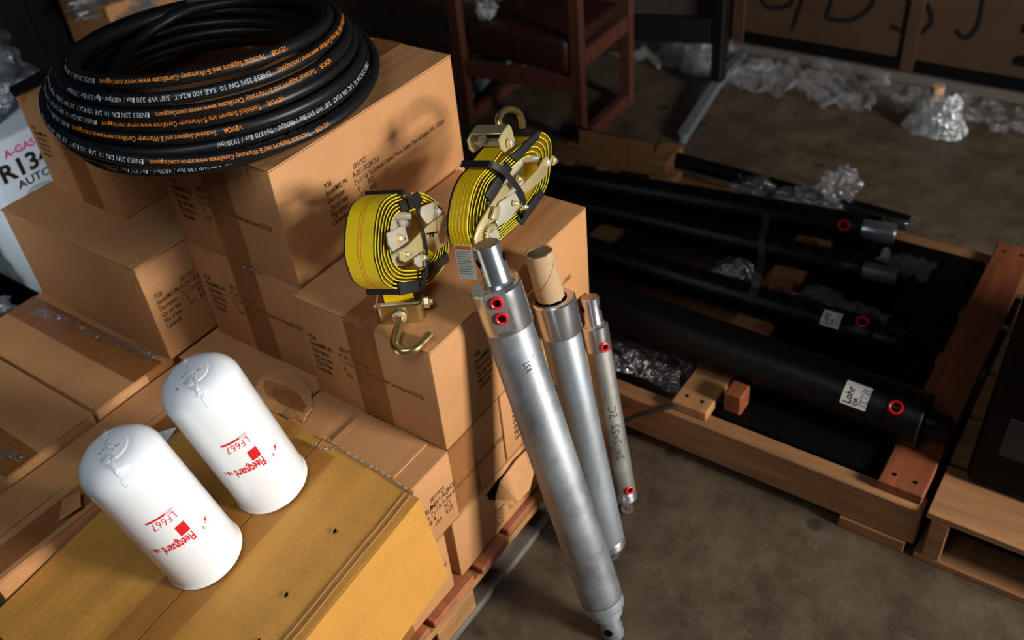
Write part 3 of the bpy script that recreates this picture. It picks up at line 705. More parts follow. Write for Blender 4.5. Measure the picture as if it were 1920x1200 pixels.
S2={
 'contour':[(0.1383, 0.0443), (0.1599, 0.0223), (0.1587, 0.0004), (0.1378, -0.0313), (0.1151, -0.0535), (0.0821, -0.0637), (0.0258, -0.0684), (-0.015, -0.0668), (-0.0582, -0.063), (-0.1006, -0.0603), (-0.1308, -0.0467), (-0.1463, -0.0246), (-0.1436, 0.0032), (-0.1267, 0.0274), (-0.1041, 0.0482), (-0.0766, 0.0613), (-0.0476, 0.0636), (-0.0095, 0.0641), (0.0437, 0.0626), (0.0975, 0.0579)],
 'center':[(0.0006, -0.0088)],
 'sleeve_top':[(0.0357, 0.0561), (0.1282, 0.0547), (0.1203, 0.0395), (0.0333, 0.0373), (0.0149, 0.059)],
 'sleeve_left':[(0.004, 0.0542), (0.0127, 0.0336), (-0.0744, 0.0154), (-0.0843, 0.0357)],
 'sleeve_right':[(0.0839, -0.046), (0.0893, -0.062), (-0.0047, -0.0729), (-0.0151, -0.0538), (0.0284, -0.0498)],
 'handle':[(0.0041, 0.0033), (0.0136, 0.0021), (0.0707, 0.0022), (0.0986, 0.0094), (0.1158, 0.0059), (0.1155, -0.0052), (0.0902, -0.0224), (0.0232, -0.0185), (0.0063, -0.0117)],
 'frame':[(-0.1513, -0.0103), (-0.1303, 0.0034), (-0.0987, 0.0111), (-0.0346, 0.0248), (-0.0174, 0.0206), (-0.0184, 0.0049), (-0.0552, 0.0044), (-0.0865, -0.0096), (-0.1129, -0.0152), (-0.141, -0.0329), (-0.1534, -0.0224)],
 'plate':[(-0.0629, 0.009), (-0.0043, -0.0002), (0.0099, -0.0165), (-0.0039, -0.028), (-0.0515, -0.033), (-0.0864, -0.0257), (-0.0891, -0.0132)],
 'block':[(-0.0837, 0.0132), (-0.0675, 0.0037), (-0.0875, -0.014), (-0.1013, -0.0004)],
 'gear':[(-0.1118, -0.0291), (-0.0851, -0.0457)],
 'bolts':[(0.0145, 0.0841), (0.1329, -0.013), (0.1108, -0.0055), (0.0026, 0.0203), (-0.0034, -0.0339), (-0.0275, -0.0129)],
 'axle':[(0.0902, 0.0139), (0.1241, -0.0041)],
 'tie':[(-0.1137, 0.1194), (-0.0839, 0.1056), (-0.0527, 0.0793), (-0.0336, 0.0535), (-0.0118, 0.0122), (-0.0013, -0.0154), (-0.0005, -0.0577)],
 'ear':[(-0.0086, 0.1024), (0.0043, 0.1087), (0.0327, 0.1125), (0.0377, 0.1036), (0.037, 0.0792), (0.0287, 0.0729), (-0.0021, 0.0745), (-0.0106, 0.0854)],
 'lead':[(0.0292, 0.0754), (0.0035, 0.073), (-0.0276, 0.0685), (-0.0545, 0.0621)],
 'hook':[(0.0583, 0.0955), (0.067, 0.107), (0.0909, 0.1099), (0.1212, 0.0999), (0.1477, 0.0808), (0.1581, 0.0599), (0.1601, 0.0451)],
}
def strap(FR, D, lab, turns, shrink, hookfn, scale_c):
    C, u, v, n = (Vector(q) for q in FR)
    fn = lambda a, b, w: C + u * a + v * b + n * w
    t = thing('ratchet_strap', lab, 'strap', group='ratchet strap rolls')
    BW = D['bw']
    # spiral webbing
    cont = [(p.x, p.y) for p in smoothpath([(a, b, 0) for a, b in D['contour']], 6, True)]
    cx, cy = D['center'][0]; N = len(cont)
    path = []
    for k in range(int(turns * N) + 1):
        s = 1 - shrink * k / N; px, py = cont[k % N]
        path.append((cx + (px - cx) * s, cy + (py - cy) * s))
    th = 0.0021
    cols = [(-BW, 1), (-BW + 0.003, 0), (-BW * 0.52, 2), (-BW * 0.46, 0), (-0.003, 0)]  # stripes: (w start, material)
    ws = [-BW, -BW + 0.0028, -BW * 0.56, -BW * 0.535, -BW * 0.465, -BW * 0.44, -0.0028, 0.0]
    mi = [1, 0, 3, 0, 3, 0, 1]
    if not D.get('stripe'): mi = [1, 0, 0, 0, 0, 0, 1]
    def band(path, name, wob=0.0018, wsx=ws, fold=0.0):
        mb = MB(); vs = []; uv = []; L = 0; n_ = len(path)
        for i, (a, b) in enumerate(path):
            a0, b0 = path[max(0, i-1)]; a1, b1 = path[min(n_-1, i+1)]
            d = Vector((a1 - a0, b1 - b0)); d = d.normalized() if d.length else Vector((1, 0)); nx, ny = -d.y, d.x
            if i: L += math.hypot(a - path[i-1][0], b - path[i-1][1])
            wo = wob * noise.noise(Vector((i * 0.11, 3, 2)))
            for side in (0, 1):
                for w in wsx:
                    ww = w + wo; rip = fold * math.sin(w * 860) * (1 if side == 0 else 0)
                    o_ = (th if side else 0) * -1 + rip
                    vs.append(fn(a + nx * o_, b + ny * o_, ww)); uv.append((L, w))
        m_ = len(wsx); fs = []; mis = []
        for i in range(n_ - 1):
            p, q = i * 2 * m_, (i + 1) * 2 * m_
            for k in range(m_ - 1):
                fs.append((p+k, p+k+1, q+k+1, q+k)); mis.append(mi[k] if wsx is ws else (1 if k in (0, m_ - 2) else 0))
                fs.append((p+m_+k, q+m_+k, q+m_+k+1, p+m_+k+1)); mis.append(mi[k] if wsx is ws else (1 if k in (0, m_ - 2) else 0))
            fs.append((p+m_-1, q+m_-1, q+2*m_-1, p+2*m_-1)); mis.append(2)
            fs.append((p, p+m_, q+m_, q)); mis.append(2)
        mb.v = [tuple(p) for p in vs]; mb.f = fs; mb.mi = mis; mb.uv = uv
        return mb.build(name, [M['webbing'], M['web_edge'], M['web_side'], M['web_orange']], t)
    band(path, 'webbing')
    # the band's dark core keeps the middle from being see-through
    inner = [(cx + (px - cx) * (1 - shrink * turns) * 0.92, cy + (py - cy) * (1 - shrink * turns) * 0.92) for px, py in cont[::3]]
    mb = MB(); mb.prism(inner, fn, -BW * 0.95, -BW * 0.5); mb.build('ratchet_base', M['zinc_grey'], t)
    def P_(name, key, w0, w1, m, bev=0.0012, lab=None):
        mb = MB(); mb.prism(D[key], fn, w0, w1); return mb.build(name, m, t, bevel=bev, seg=2, smooth=True, label=lab)
    for k in ('sleeve_top', 'sleeve_bottom', 'sleeve_right', 'sleeve_left'):
        if k in D:
            P_('rubber_sleeve', k, 0.0, 0.005, M['black_rubber'])
            # wrap over the band's outside
            poly = D[k]; o2 = sorted(poly, key=lambda p: -math.hypot(p[0]-cx, p[1]-cy))[:2]
            (a0, b0), (a1, b1) = o2; dx, dy = (a0+a1)/2-cx, (b0+b1)/2-cy; l = math.hypot(dx, dy); dx, dy = dx/l*0.006, dy/l*0.006
            mb = MB(); mb.prism([(a0, b0), (a1, b1), (a1-dx, b1-dy), (a0-dx, b0-dy)], fn, -BW - 0.004, 0.005); mb.build('rubber_sleeve', M['black_rubber'], t, bevel=0.001)
    for k in ('plate_a', 'plate_b', 'plate_c', 'plate', 'frame'):
        if k in D:
            w = 0.010 if k in ('plate_a', 'plate_b', 'plate_c') else (0.012 if k == 'plate' else 0.006)
            P_('ratchet_plate', k, w - 0.0018, w + 0.0018, M['zinc_grey'] if k != 'frame' else M['zinc'], 0.0006)
            mb = MB(); mb.prism(D[k], fn, -BW + 0.002, -BW + 0.005); mb.build('ratchet_plate', M['zinc'], t)
    if 'block' in D: P_('pawl', 'block', 0.013, 0.018, M['zinc'])
    P_('ratchet_handle', 'handle', 0.014, 0.0172, M['zinc'] if not D.get('stripe') else M['zinc'], 0.0007)
    for k in ('slot', 'slot2'):
        if k in D:
            mb = MB(); mb.prism(D[k], fn, 0.0171, 0.0175); mb.build('cut_slot', M['void'] if k == 'slot' else M['zinc'], t)
    for i, (a, b) in enumerate(D['bolts']):
        big = i < 3; r = 0.0068 if big else 0.0045; h0 = 0.012 if big else 0.0165
        mb = MB(); c = fn(a, b, h0)
        mb.lathe([(0, 0), (r * 1.35, 0), (r * 1.35, 0.0014), (r * 1.1, 0.0015), (0, 0.0015)], c, n, 24)
        o = mb.build('washer', M['zinc'], t, smooth=True)
        mb = MB(); mb.lathe([(r, 0.0012), (r * 0.98, 0.006), (r * 0.62, 0.0072), (r * 0.6, 0.009), (r * 0.35, 0.0098), (0, 0.0098)], c, n, 6 if big else 16); mb.build('bolt', M['zinc'] if i % 2 else M['zinc_grey'], t, smooth=not big)
        mb = MB(); mb.lathe([(r * 0.42, 0.0085), (r * 0.42, 0.0115), (0.0, 0.012)], c, n, 14); mb.build('bolt_end', M['chrome'], t, smooth=True)
    (a, b), (a2, b2) = D['axle']
    mb = MB(); mb.tube([fn(a, b, -0.03), fn(a * 0.6 + a2 * 0.4, b * 0.6 + b2 * 0.4, 0.004)], 0.0075, 18); mb.build('spool_axle', M['zinc_grey'], t, smooth=True)
    # gear
    if 'gear' in D: (gx, gy), (ex, ey) = D['gear']; gr = 0.021
    else: gx, gy = D['bolts'][4]; gx -= 0.002; gr = 0.0135
    teeth = []
    for k in range(22):
        for (f, rr) in ((0, gr), (0.45, gr), (0.55, gr * 0.82), (0.95, gr * 0.82)):
            an = 2 * PI * (k + f) / 22; teeth.append((gx + rr * math.cos(an), gy + rr * math.sin(an)))
    mb = MB(); mb.prism(teeth, fn, 0.0125, 0.0155); mb.build('ratchet_gear', M['zinc'], t)
    mb = MB(); mb.lathe([(0, 0.006), (gr * 0.55, 0.006), (gr * 0.62, 0.004), (gr * 0.62, 0)], fn(gx, gy, 0.0155), n, 20); mb.build('gear_hub', M['zinc_grey'], t, smooth=True)
    # black tie band round the roll
    tp = smoothpath([(a, b, 0) for a, b in D['tie'][D['tie0']:]], 6); tw = D['tiew']
    mb = MB(); vs = []; m_ = len(tp)
    for i, p in enumerate(tp):
        d = (tp[min(i+1, m_-1)] - tp[max(i-1, 0)]).normalized(); s = Vector((-d.y, d.x, 0)) * tw / 2
        f = i / (m_ - 1); w = 0.020 - 0.012 * (2 * f - 1) ** 4
        for q in (p + s, p - s): vs += [fn(q.x, q.y, w), fn(q.x, q.y, w + 0.0014)]
    fs = []
    for i in range(m_ - 1):
        p, q = 4*i, 4*i+4; fs += [(p, p+1, q+1, q), (p+1, p+3, q+3, q+1), (p+3, p+2, q+2, q+3), (p+2, p, q, q+2)]
    fs += [(0, 2, 3, 1)]; mb.add(vs, fs)
    # over the top and down the back
    (a, b) = (tp[0].x, tp[0].y); (c, d_) = (tp[-1].x, tp[-1].y)
    e = Vector((-(tp[1]-tp[0]).y, (tp[1]-tp[0]).x, 0)).normalized() * tw / 2
    for (x, y, dd) in ((a, b, tp[0]-tp[1]), (c, d_, tp[-1]-tp[-2])):
        dd = Vector((dd.x, dd.y, 0)).normalized() * 0.0015; e2 = Vector((-dd.y, dd.x, 0)).normalized() * tw / 2
        mb.prism([(x+e2.x, y+e2.y), (x-e2.x, y-e2.y), (x-e2.x+dd.x, y-e2.y+dd.y), (x+e2.x+dd.x, y+e2.y+dd.y)], fn, -BW - 0.003, 0.009)
    mb.build('tie_band', M['tie'], t)
    hookfn(t, fn, band, C, u, v, n, BW)
    return t, fn, band
def plate_u(mb, c, ax, up, out, L, Hh, dep, th, rad=0.009):
    """U shaped strap bracket: bridge facing -out, ears reaching along out"""
    ax, up, out = (Vector(q).normalized() for q in (ax, up, out)); prof = []
    h = L / 2
    prof = [(-h, dep), (-h, rad)] + [(-h + rad - rad * math.cos(k * PI / 10), rad - rad * math.sin(k * PI / 10)) for k in range(1, 6)]
    prof += [(-x, y) for x, y in reversed(prof)]
    inn = []
    for x, y in prof:
        s = (h - th) / h; inn.append((x * s, max(y, 0) + (th if y < rad else 0) if y < dep else y))
    n_ = len(prof); vs = []
    for z in (-Hh / 2, Hh / 2):
        for q in (prof, inn): vs += [c + ax * x + out * y + up * z for x, y in q]
    fs = []
    for i in range(n_ - 1):
        fs += [(i, i+1, 2*n_+i+1, 2*n_+i), (n_+i, 3*n_+i, 3*n_+i+1, n_+i+1), (i, n_+i, n_+i+1, i+1), (2*n_+i, 2*n_+i+1, 3*n_+i+1, 3*n_+i)]
    fs += [(0, 2*n_, 3*n_, n_), (n_-1, 2*n_-1, 4*n_-1, 3*n_-1)]
    mb.add(vs, fs)
def hook1(t, fn, band, C, u, v, n, BW):
    c = Vector((0.012, -0.232, 0.7225)); ax = Vector((0.60, -0.80, 0)); out = Vector((0.80, 0.60, 0.0)); up = Vector((0, 0, 1))
    mb = MB(); plate_u(mb, c, ax, up, out, 0.080, 0.034, 0.040, 0.0035, 0.012); mb.build('end_bracket', M['hook'], t, smooth=True)
    mb = MB(); mb.tube([c - ax * 0.046 + out * 0.03, c + ax * 0.046 + out * 0.03], 0.0055, 14); mb.build('bracket_pin', M['zinc_grey'], t, smooth=True)
    mb = MB(); mb.lathe([(0, 0), (0.0105, 0), (0.0105, 0.008), (0.0095, 0.009), (0.006, 0.0095), (0.0055, 0.015), (0, 0.016)], c + ax * 0.041 + out * 0.03, ax, 6); mb.build('bolt', M['zinc'], t)
    pts = [c + out * 0.012, c - out * 0.006, c - out * 0.022 + Vector((0, 0, -0.002)), Vector((-0.040, -0.262, 0.712)), Vector((-0.050, -0.284, 0.7115)), Vector((-0.036, -0.301, 0.7115)), Vector((-0.014, -0.303, 0.7125)), Vector((0.004, -0.303, 0.7135))]
    mb = MB(); mb.tube(smoothpath(pts, 7), 0.0078, 18); mb.build('swivel_hook', M['hook'], t, smooth=True)
    mb = MB(); mb.lathe([(0.0, 0), (0.0125, 0), (0.0125, 0.004), (0.0, 0.004)], c - out * 0.004, -out, 20); mb.build('swivel_collar', M['zinc_grey'], t, smooth=True)
    # webbing lead from the roll down into the bracket
    pA = c + out * 0.03 + up * 0.006; mb = MB(); vs = []
    top = fn(S1['contour'][8][0], S1['contour'][8][1], -0.029); nn = (C - C + n)
    steps = 12
    for i in range(steps + 1):
        f = i / steps; p = pA * (1 - f) + (top) * f + Vector((0, 0, 0.012 * math.sin(PI * f)))
        a_ = ax * (1 - f) + n * f; a_.normalize()
        for w in (-0.029, -0.0262, 0.0262, 0.029): vs.append(p + a_ * w)
    mb.add(vs, [(4*i+k, 4*i+k+1, 4*i+5+k, 4*i+4+k) for i in range(steps) for k in range(3)]); mb.mi = [1, 0, 1] * steps
    mb.uv = [(i * 0.006, k * 0.02) for i in range(steps + 1) for k in range(4)]
    mb.build('webbing_lead', [M['webbing'], M['web_edge']], t)
def hook2(t, fn, band, C, u, v, n, BW):
    ear = S2['ear']
    for w in (0.006, -BW - 0.012):
        mb = MB(); mb.prism(ear, fn, w, w + 0.0035); mb.build('bracket_ear', M['zinc'], t, bevel=0.0008, smooth=True)
    (a0, b0), (a1, b1) = ear[1], ear[2]
    mb = MB(); dx, dy = (b1 - b0), -(a1 - a0); l = math.hypot(dx, dy); dx, dy = dx / l * 0.0035, dy / l * 0.0035
    mb.prism([(a0, b0), (a1, b1), (a1 + dx, b1 + dy), (a0 + dx, b0 + dy)], fn, -BW - 0.010, 0.0085); mb.build('bracket_bridge', M['zinc'], t, bevel=0.0008, smooth=True)
    (a, b) = D2b = S2['bolts'][0]
    mb = MB(); mb.tube([fn(a, b, -BW - 0.016), fn(a, b, 0.012)], 0.0052, 14); mb.build('bracket_pin', M['zinc_grey'], t, smooth=True)
    mb = MB(); mb.lathe([(0, 0), (0.0075, 0), (0.0085, 0.006), (0, 0.0062)], fn(a - 0.012, b + 0.018, -0.034), -v + u * 0.3, 20); mb.build('swivel_collar', M['zinc_grey'], t, smooth=True)
    mb = MB(); mb.tube(smoothpath([fn(x, y, -0.030 - 0.004 * i) for i, (x, y) in enumerate(S2['hook'])], 8), 0.0065, 18); mb.build('swivel_hook', M['hook'], t, smooth=True)
    lead = [(p.x, p.y) for p in smoothpath([(x, y, 0) for x, y in S2['lead']], 8)]
    band([(lead[0][0] + 0.004, lead[0][1] + 0.010)] + lead, 'webbing_lead', 0)
    # folded free end, several ribs of webbing on the outer left side
    k = len(S2['contour']); cc = [(p.x, p.y) for p in smoothpath([(x, y, 0) for x, y in S2['contour'][11:17]], 6)]
    c0 = S2['center'][0]
    band([(c0[0] + (x - c0[0]) * 1.035, c0[1] + (y - c0[1]) * 1.035) for x, y in cc], 'webbing_tail', 0, [-BW, -BW + .0028] + [-BW + .0028 + (BW - .0056) * i / 24 for i in range(1, 24)] + [-.0028, 0], 0.0016)
S1['bw'] = 0.056; S2['bw'] = 0.048; S1['tie0'] = 1; S2['tie0'] = 2; S1['stripe'] = True; S1['tiew'] = 0.0085; S2['tiew'] = 0.0125; S2['stripe'] = False
strap(S1_FR, S1, 'left yellow ratchet strap roll whose hook lies over the carton edge', 6.0, 0.068, hook1, 0)
st2, f2, b2 = strap(S2_FR, S2, 'right yellow ratchet strap roll leaning with its hook pointing up and a white tag', 5.0, 0.078, hook2, 0)
# warning tag
c = f2(S2['contour'][11][0], S2['contour'][11][1], -0.026); e = (f2(0, 0, 0) - f2(0, 0, -1)) ; e = e.normalized()
dn = (Vector((0.178, -0.25, 0.735)) - Vector((0.197, -0.233, 0.778))).normalized()
mb = MB(); o_ = c - e * 0.018 + Vector((-0.004, -0.002, 0.002))
vs = []
for i in range(7):
    f = i / 6; p = o_ + dn * 0.056 * f + Vector((-0.002, -0.003, 0)) * (f * f) * 3
    vs += [p, p + e * 0.038]
mb.add(vs, [(2*i, 2*i+1, 2*i+3, 2*i+2) for i in range(6)]); tg = mb.build('warning_tag', M['paper'], st2, smooth=True)
nrm_ = e.cross(-dn).normalized()
if nrm_.dot(Vector((-1, -0.5, 0.5))) < 0: nrm_ = -nrm_
tfn = lambda x, y: o_ + e * x + dn * y + Vector((-0.006, -0.009, 0)) * ((y / 0.056) ** 2) + nrm_ * 0.0009
mb = MB(); mb.add([tfn(0.002, 0.004), tfn(0.036, 0.004), tfn(0.036, 0.010), tfn(0.002, 0.010)], [(0, 1, 2, 3)]); mb.build('orange_band', M['orange_label'], st2)
mb = MB()
for i in range(10): put_text(mb, ('WARNING NEVER EXCEED WORKING', 'LOAD LIMIT 3335 LBS INSPECT', 'WEBBING BEFORE EACH USE DO')[i % 3], lambda x, y: tfn(x + 0.003, 0.015 + i * 0.0038 - y), 0, 0, 0.003, 0, 1, width=0.031 - 0.004 * (i % 2))
mb.build('printed_text', M['ink'], st2)

# ================================================================== leaning aluminium cylinders
def cyl_thing(lab, P0, P1, r, col_r, col_len, rod_r, rod_len, body_m, name='hydraulic_cylinder', foot='pin', ports=(), flat=None, core=False, rod_off=0.0):
    P0, P1 = Vector(P0), Vector(P1); ax = (P1 - P0).normalized(); L = (P1 - P0).length
    t = thing(name, lab, 'cylinder', group='bare aluminium cylinders leaning on the cartons')
    toc = (Vector((-0.86, -1.17, 1.72)) - P1); e = (toc - ax * toc.dot(ax)).normalized(); g = ax.cross(e)   # e: direction the ports face
    S_ = 0.105 if foot == 'step' else 0.05
    mb = MB(); mb.lathe([(0, S_), (r * 0.96, S_), (r * 0.985, S_ + 0.004), (r, S_ + 0.02), (r, L - col_len - 0.001), (r * 0.985, L - col_len)], P0, ax, 56, ref=e); mb.build('barrel', body_m, t, smooth=True)
    mb = MB(); mb.lathe([(r * 0.98, L - col_len), (col_r - 0.001, L - col_len + 0.0005), (col_r, L - col_len + 0.002), (col_r, L - 0.003), (col_r - 0.003, L), (0, L)], P0, ax, 56, ref=e); mb.build('collar', M['machined'], t, smooth=True)
    if rod_len:
        mb = MB(); rb = P1 + g * rod_off
        mb.lathe([(rod_r + 0.004, 0), (rod_r + 0.001, 0.005), (rod_r, 0.008), (rod_r, rod_len - 0.002), (rod_r - 0.002, rod_len), (0, rod_len)], rb, ax, 40, ref=e); mb.build('piston_rod', M['machined'], t, smooth=True)
        for s in (-1, 1):
            mb = MB(); d = (g * s + e * 0.25).normalized()
            mb.lathe([(0.0085, -0.004), (0.0085, 0.0010), (0.0065, 0.0012), (0.0, 0.0012)], rb + ax * (rod_len * 0.62) + d * (rod_r - 0.0008), d, 20); mb.build('cross_hole', M['void'], t)
        mb = MB(); mb.lathe([(rod_r - 0.0025, rod_len + 0.0003), (0, rod_len + 0.0003)], rb, ax, 36); mb.build('rod_end_face', basic('brown_rod_face', (190, 158, 132), 0.5, metal=0.4, var=0.1), t)
    if foot == 'step':
        mb = MB(); mb.lathe([(r * 0.985, 0.105), (r * 0.99, 0.085), (r * 0.96, 0.082), (r * 0.78, 0.078), (r * 0.78, 0.062), (r * 0.62, 0.058)], P0, ax, 48, ref=e); mb.build('end_cap', M['alu_smooth'], t, smooth=True)
        mb = MB(); mb.lathe([(r * 0.52, 0.062), (r * 0.52, 0.006), (r * 0.47, 0.0), (0, 0)], P0, ax, 40, ref=e); mb.build('end_pin', M['alu_smooth'], t, smooth=True)
        mb = MB(); d = (e - g * 0.5).normalized(); mb.lathe([(0.009, 0.0), (0.009, 0.0012), (0, 0.0012)], P0 + ax * 0.028 + d * r * 0.515, d, 18); mb.build('cross_hole', M['void'], t)
    else:
        mb = MB(); mb.lathe([(r * 0.985, 0.055), (r * 1.02, 0.053), (r * 1.02, 0.036), (r * 0.9, 0.032), (0, 0.032)], P0, ax, 48, ref=e); mb.build('end_cap', M['machined'], t, smooth=True)
        # eye lug
        mb = MB(); a_ = e; n_ = 28; ro, ri, hw = r * 0.52, r * 0.27, r * 0.42; c = P0 + ax * (ro * 0.9); vs = []
        for k in range(n_):
            an = 2 * PI * k / n_; d = ax * math.cos(an) + g * math.sin(an)
            vs += [c + d * ro - a_ * hw, c + d * ro + a_ * hw, c + d * ri + a_ * hw, c + d * ri - a_ * hw]
        mb.add(vs, [(4*k+j, 4*k+(j+1) % 4, 4*((k+1) % n_)+(j+1) % 4, 4*((k+1) % n_)+j) for k in range(n_) for j in range(4)]); mb.build('eye_lug', M['machined'], t, smooth=True)
    if flat:
        (h0, h1, ww, off) = flat
        mb = MB(); d = (e * math.cos(off) + g * math.sin(off)); s = ax.cross(d); c0 = P0 + d * (col_r - 0.0035)
        vs = [c0 + ax * h + s * w_ + d * z for z in (0, 0.0045) for h, w_ in ((h0, -ww), (h0, ww), (h1, ww), (h1, -ww))]
        mb.add(vs, [(0, 3, 2, 1), (4, 5, 6, 7)] + [(i, (i+1) % 4, (i+1) % 4 + 4, i + 4) for i in range(4)]); mb.build('port_flat', M['alu_dirty'], t)
    for (h, off, lift) in ports:
        d = (e * math.cos(off) + g * math.sin(off)); c0 = P0 + ax * h + d * (col_r + lift)
        mb = MB(); pr = 0.0112 if r > 0.035 else 0.0100
        mb.lathe([(pr * 0.55, -0.004), (pr * 0.58, 0.003), (pr * 0.75, 0.0042), (pr * 0.95, 0.0035), (pr, 0.001), (pr, -0.003)], c0, d, 28); pl = mb.build('port_plug', M['red_plug'], t, smooth=True)
        mb = MB(); mb.lathe([(0, 0.0006), (pr * 0.6, 0.0006)], c0, d, 20); mb.build('plug_hollow', M['void'], pl)
    return t, P0, ax, e, g, L
def on_cyl(P0, ax, e, g, r, a0, h0):
    """text running along the barrel"""
    return lambda x, y: P0 + ax * (h0 + x) + (e * math.cos(a0 + y / r) + g * math.sin(a0 + y / r)) * (r + 0.0005)
c1 = cyl_thing('biggest silver cylinder in front with two red ports and a protruding end pin', (0.060, -0.612, 0.004), (0.119, -0.360, 0.762), 0.0425, 0.0455, 0.078, 0.0235, 0.075, M['alu'],
               foot='step', ports=((0.788, -0.14, 0.0015), (0.759, -0.14, 0.0015)), flat=(0.733, 0.8075, 0.018, -0.14), rod_off=0.008)
t, P0, ax, e, g, L = c1
mb = MB(); put_text(mb, 'LSA', lambda x, y: on_cyl(P0, -ax, e, g, 0.0425, 0.05, 0)(x - L + 0.135, y), 0, 0, 0.018, 0, 0.7); mb.build('handwriting', M['marker'], t)
c2 = cyl_thing('middle silver cylinder with a cardboard core pushed over its rod', (0.226, -0.507, 0.002), (0.262, -0.377, 0.642), 0.0375, 0.0415, 0.072, 0.0, 0, M['alu_smooth'])
t, P0, ax, e, g, L = c2
mb = MB()
put_text(mb, '3-1/2 x 22-1/4  SA-CYL 6061  HEAT 3180  MADE IN USA', on_cyl(P0, ax, e, -g, 0.0375, 0.9, 0.12), 0, 0, 0.010, 0, 1, width=0.36); mb.build('stamped_text', M['blue'], t)
c3 = cyl_thing('smallest silver cylinder at the right with handwriting and red port at each end', (0.352, -0.478, 0.002), (0.430, -0.358, 0.450), 0.0265, 0.0285, 0.058, 0.0195, 0.062, M['alu_dirty'],
               ports=((0.426, 0.45, 0.001), (0.070, 0.45, -0.001)), rod_off=0.0)
t, P0, ax, e, g, L = c3
mb = MB(); put_text(mb, '2x12x22 \\SC', on_cyl(P0, ax, e, g, 0.0265, -0.1, 0.15), 0, 0, 0.026, 0, 0.8, width=0.135); mb.build('handwriting', M['marker'], t)
# cardboard core over the rod of the middle cylinder
P1 = Vector((0.262, -0.377, 0.642)); ax = Vector(c2[2]); tilt = (ax + Vector((-0.02, 0.035, 0.0))).normalized()
mb = MB(); n_ = 44; e = c2[3]; g = c2[4]; vs = []; hc = 0.098; ro, ri = 0.0262, 0.0222
rows_ = 8
for ring, rad in ((0, ro), (1, ri)):
    for j in range(rows_ + 1):
        for k in range(n_):
            an = 2 * PI * k / n_; d = e * math.cos(an) + g * math.sin(an); h = hc * j / rows_
            if j == rows_: h += 0.003 * noise.noise(Vector((math.cos(an) * 2, math.sin(an) * 2, 1))) + 0.0015 * noise.noise(Vector((math.cos(an) * 9, math.sin(an) * 9, ring)))
            if j == 0: h += 0.003 + 0.003 * noise.noise(Vector((math.cos(an) * 4, math.sin(an) * 4, 1)))
            vs.append(P1 - g * 0.004 + tilt * h + d * (rad + 0.0006 * noise.noise(Vector((an * 5, j, ring)))))
fs = []; W = (rows_ + 1) * n_
for j in range(rows_):
    for k in range(n_):
        l = (k + 1) % n_; fs += [(j*n_+k, j*n_+l, (j+1)*n_+l, (j+1)*n_+k), (W+j*n_+k, W+(j+1)*n_+k, W+(j+1)*n_+l, W+j*n_+l)]
for k in range(n_):
    l = (k + 1) % n_; fs += [(rows_*n_+k, rows_*n_+l, W+rows_*n_+l, W+rows_*n_+k), (k, W+k, W+l, l)]
mb.add(vs, fs); core = mb.build('cardboard_core', M['core'], smooth=True); tag(core, 'brown cardboard tube with a torn rim standing in the middle silver cylinder', 'tube')
mb = MB(); q = [P1 - g * 0.004 + tilt * (0.012 + 0.07 * i / 30) + (e * math.cos(-1.1 + 2.2 * i / 30) + g * math.sin(-1.1 + 2.2 * i / 30)) * (ro + 0.0002) for i in range(31)]
mb.tube(q, 0.0006, 5); mb.build('spiral_seam', M['crease'], core)
mb = MB(); mb.lathe([(0.030, 0.0006), (0.0, 0.0008)], P1 - g * 0.004, ax, 30); mb.build('bore_gap', M['void'], core)

# ================================================================== pallet under the cartons
pal = thing('wooden_pallet', 'wooden pallet carrying the stack of cartons', 'pallet')
x = -0.72; k = 0
ws_ = [0.135, 0.12, 0.14, 0.10, 0.13, 0.095, 0.14, 0.115, 0.13]
while x < 0.50:
    w = ws_[k % 9]
    mb = MB(); mb.box((x, -0.342 + 0.006 * math.sin(k * 2.3), 0.096), (min(x + w, 0.54), 0.845, 0.1155)); mb.build('deck_board', M['wood_red'], pal, bevel=0.002)
    x += w + (0.012 if k % 2 else 0.020); k += 1
for y in (-0.340, 0.20, 0.745):
    mb = MB(); mb.box((-0.74, y, 0.078), (0.54, y + 0.10, 0.0955)); mb.build('stringer_board', M['wood_grey'] if y > 0 else M['wood_tanx'], pal, bevel=0.002)
    mb = MB(); mb.box((-0.74, y - 0.004, 0.0), (0.54, y + 0.10, 0.018)); mb.build('bottom_board', M['wood_grey'], pal, bevel=0.002)
    for xx in (-0.73, -0.40, -0.16, 0.42):
        mb = MB(); mb.box((xx, y - 0.001, 0.0185), (xx + 0.12, y + 0.10, 0.0775)); mb.build('spacer_block', M['wood_tanx'], pal, bevel=0.002)

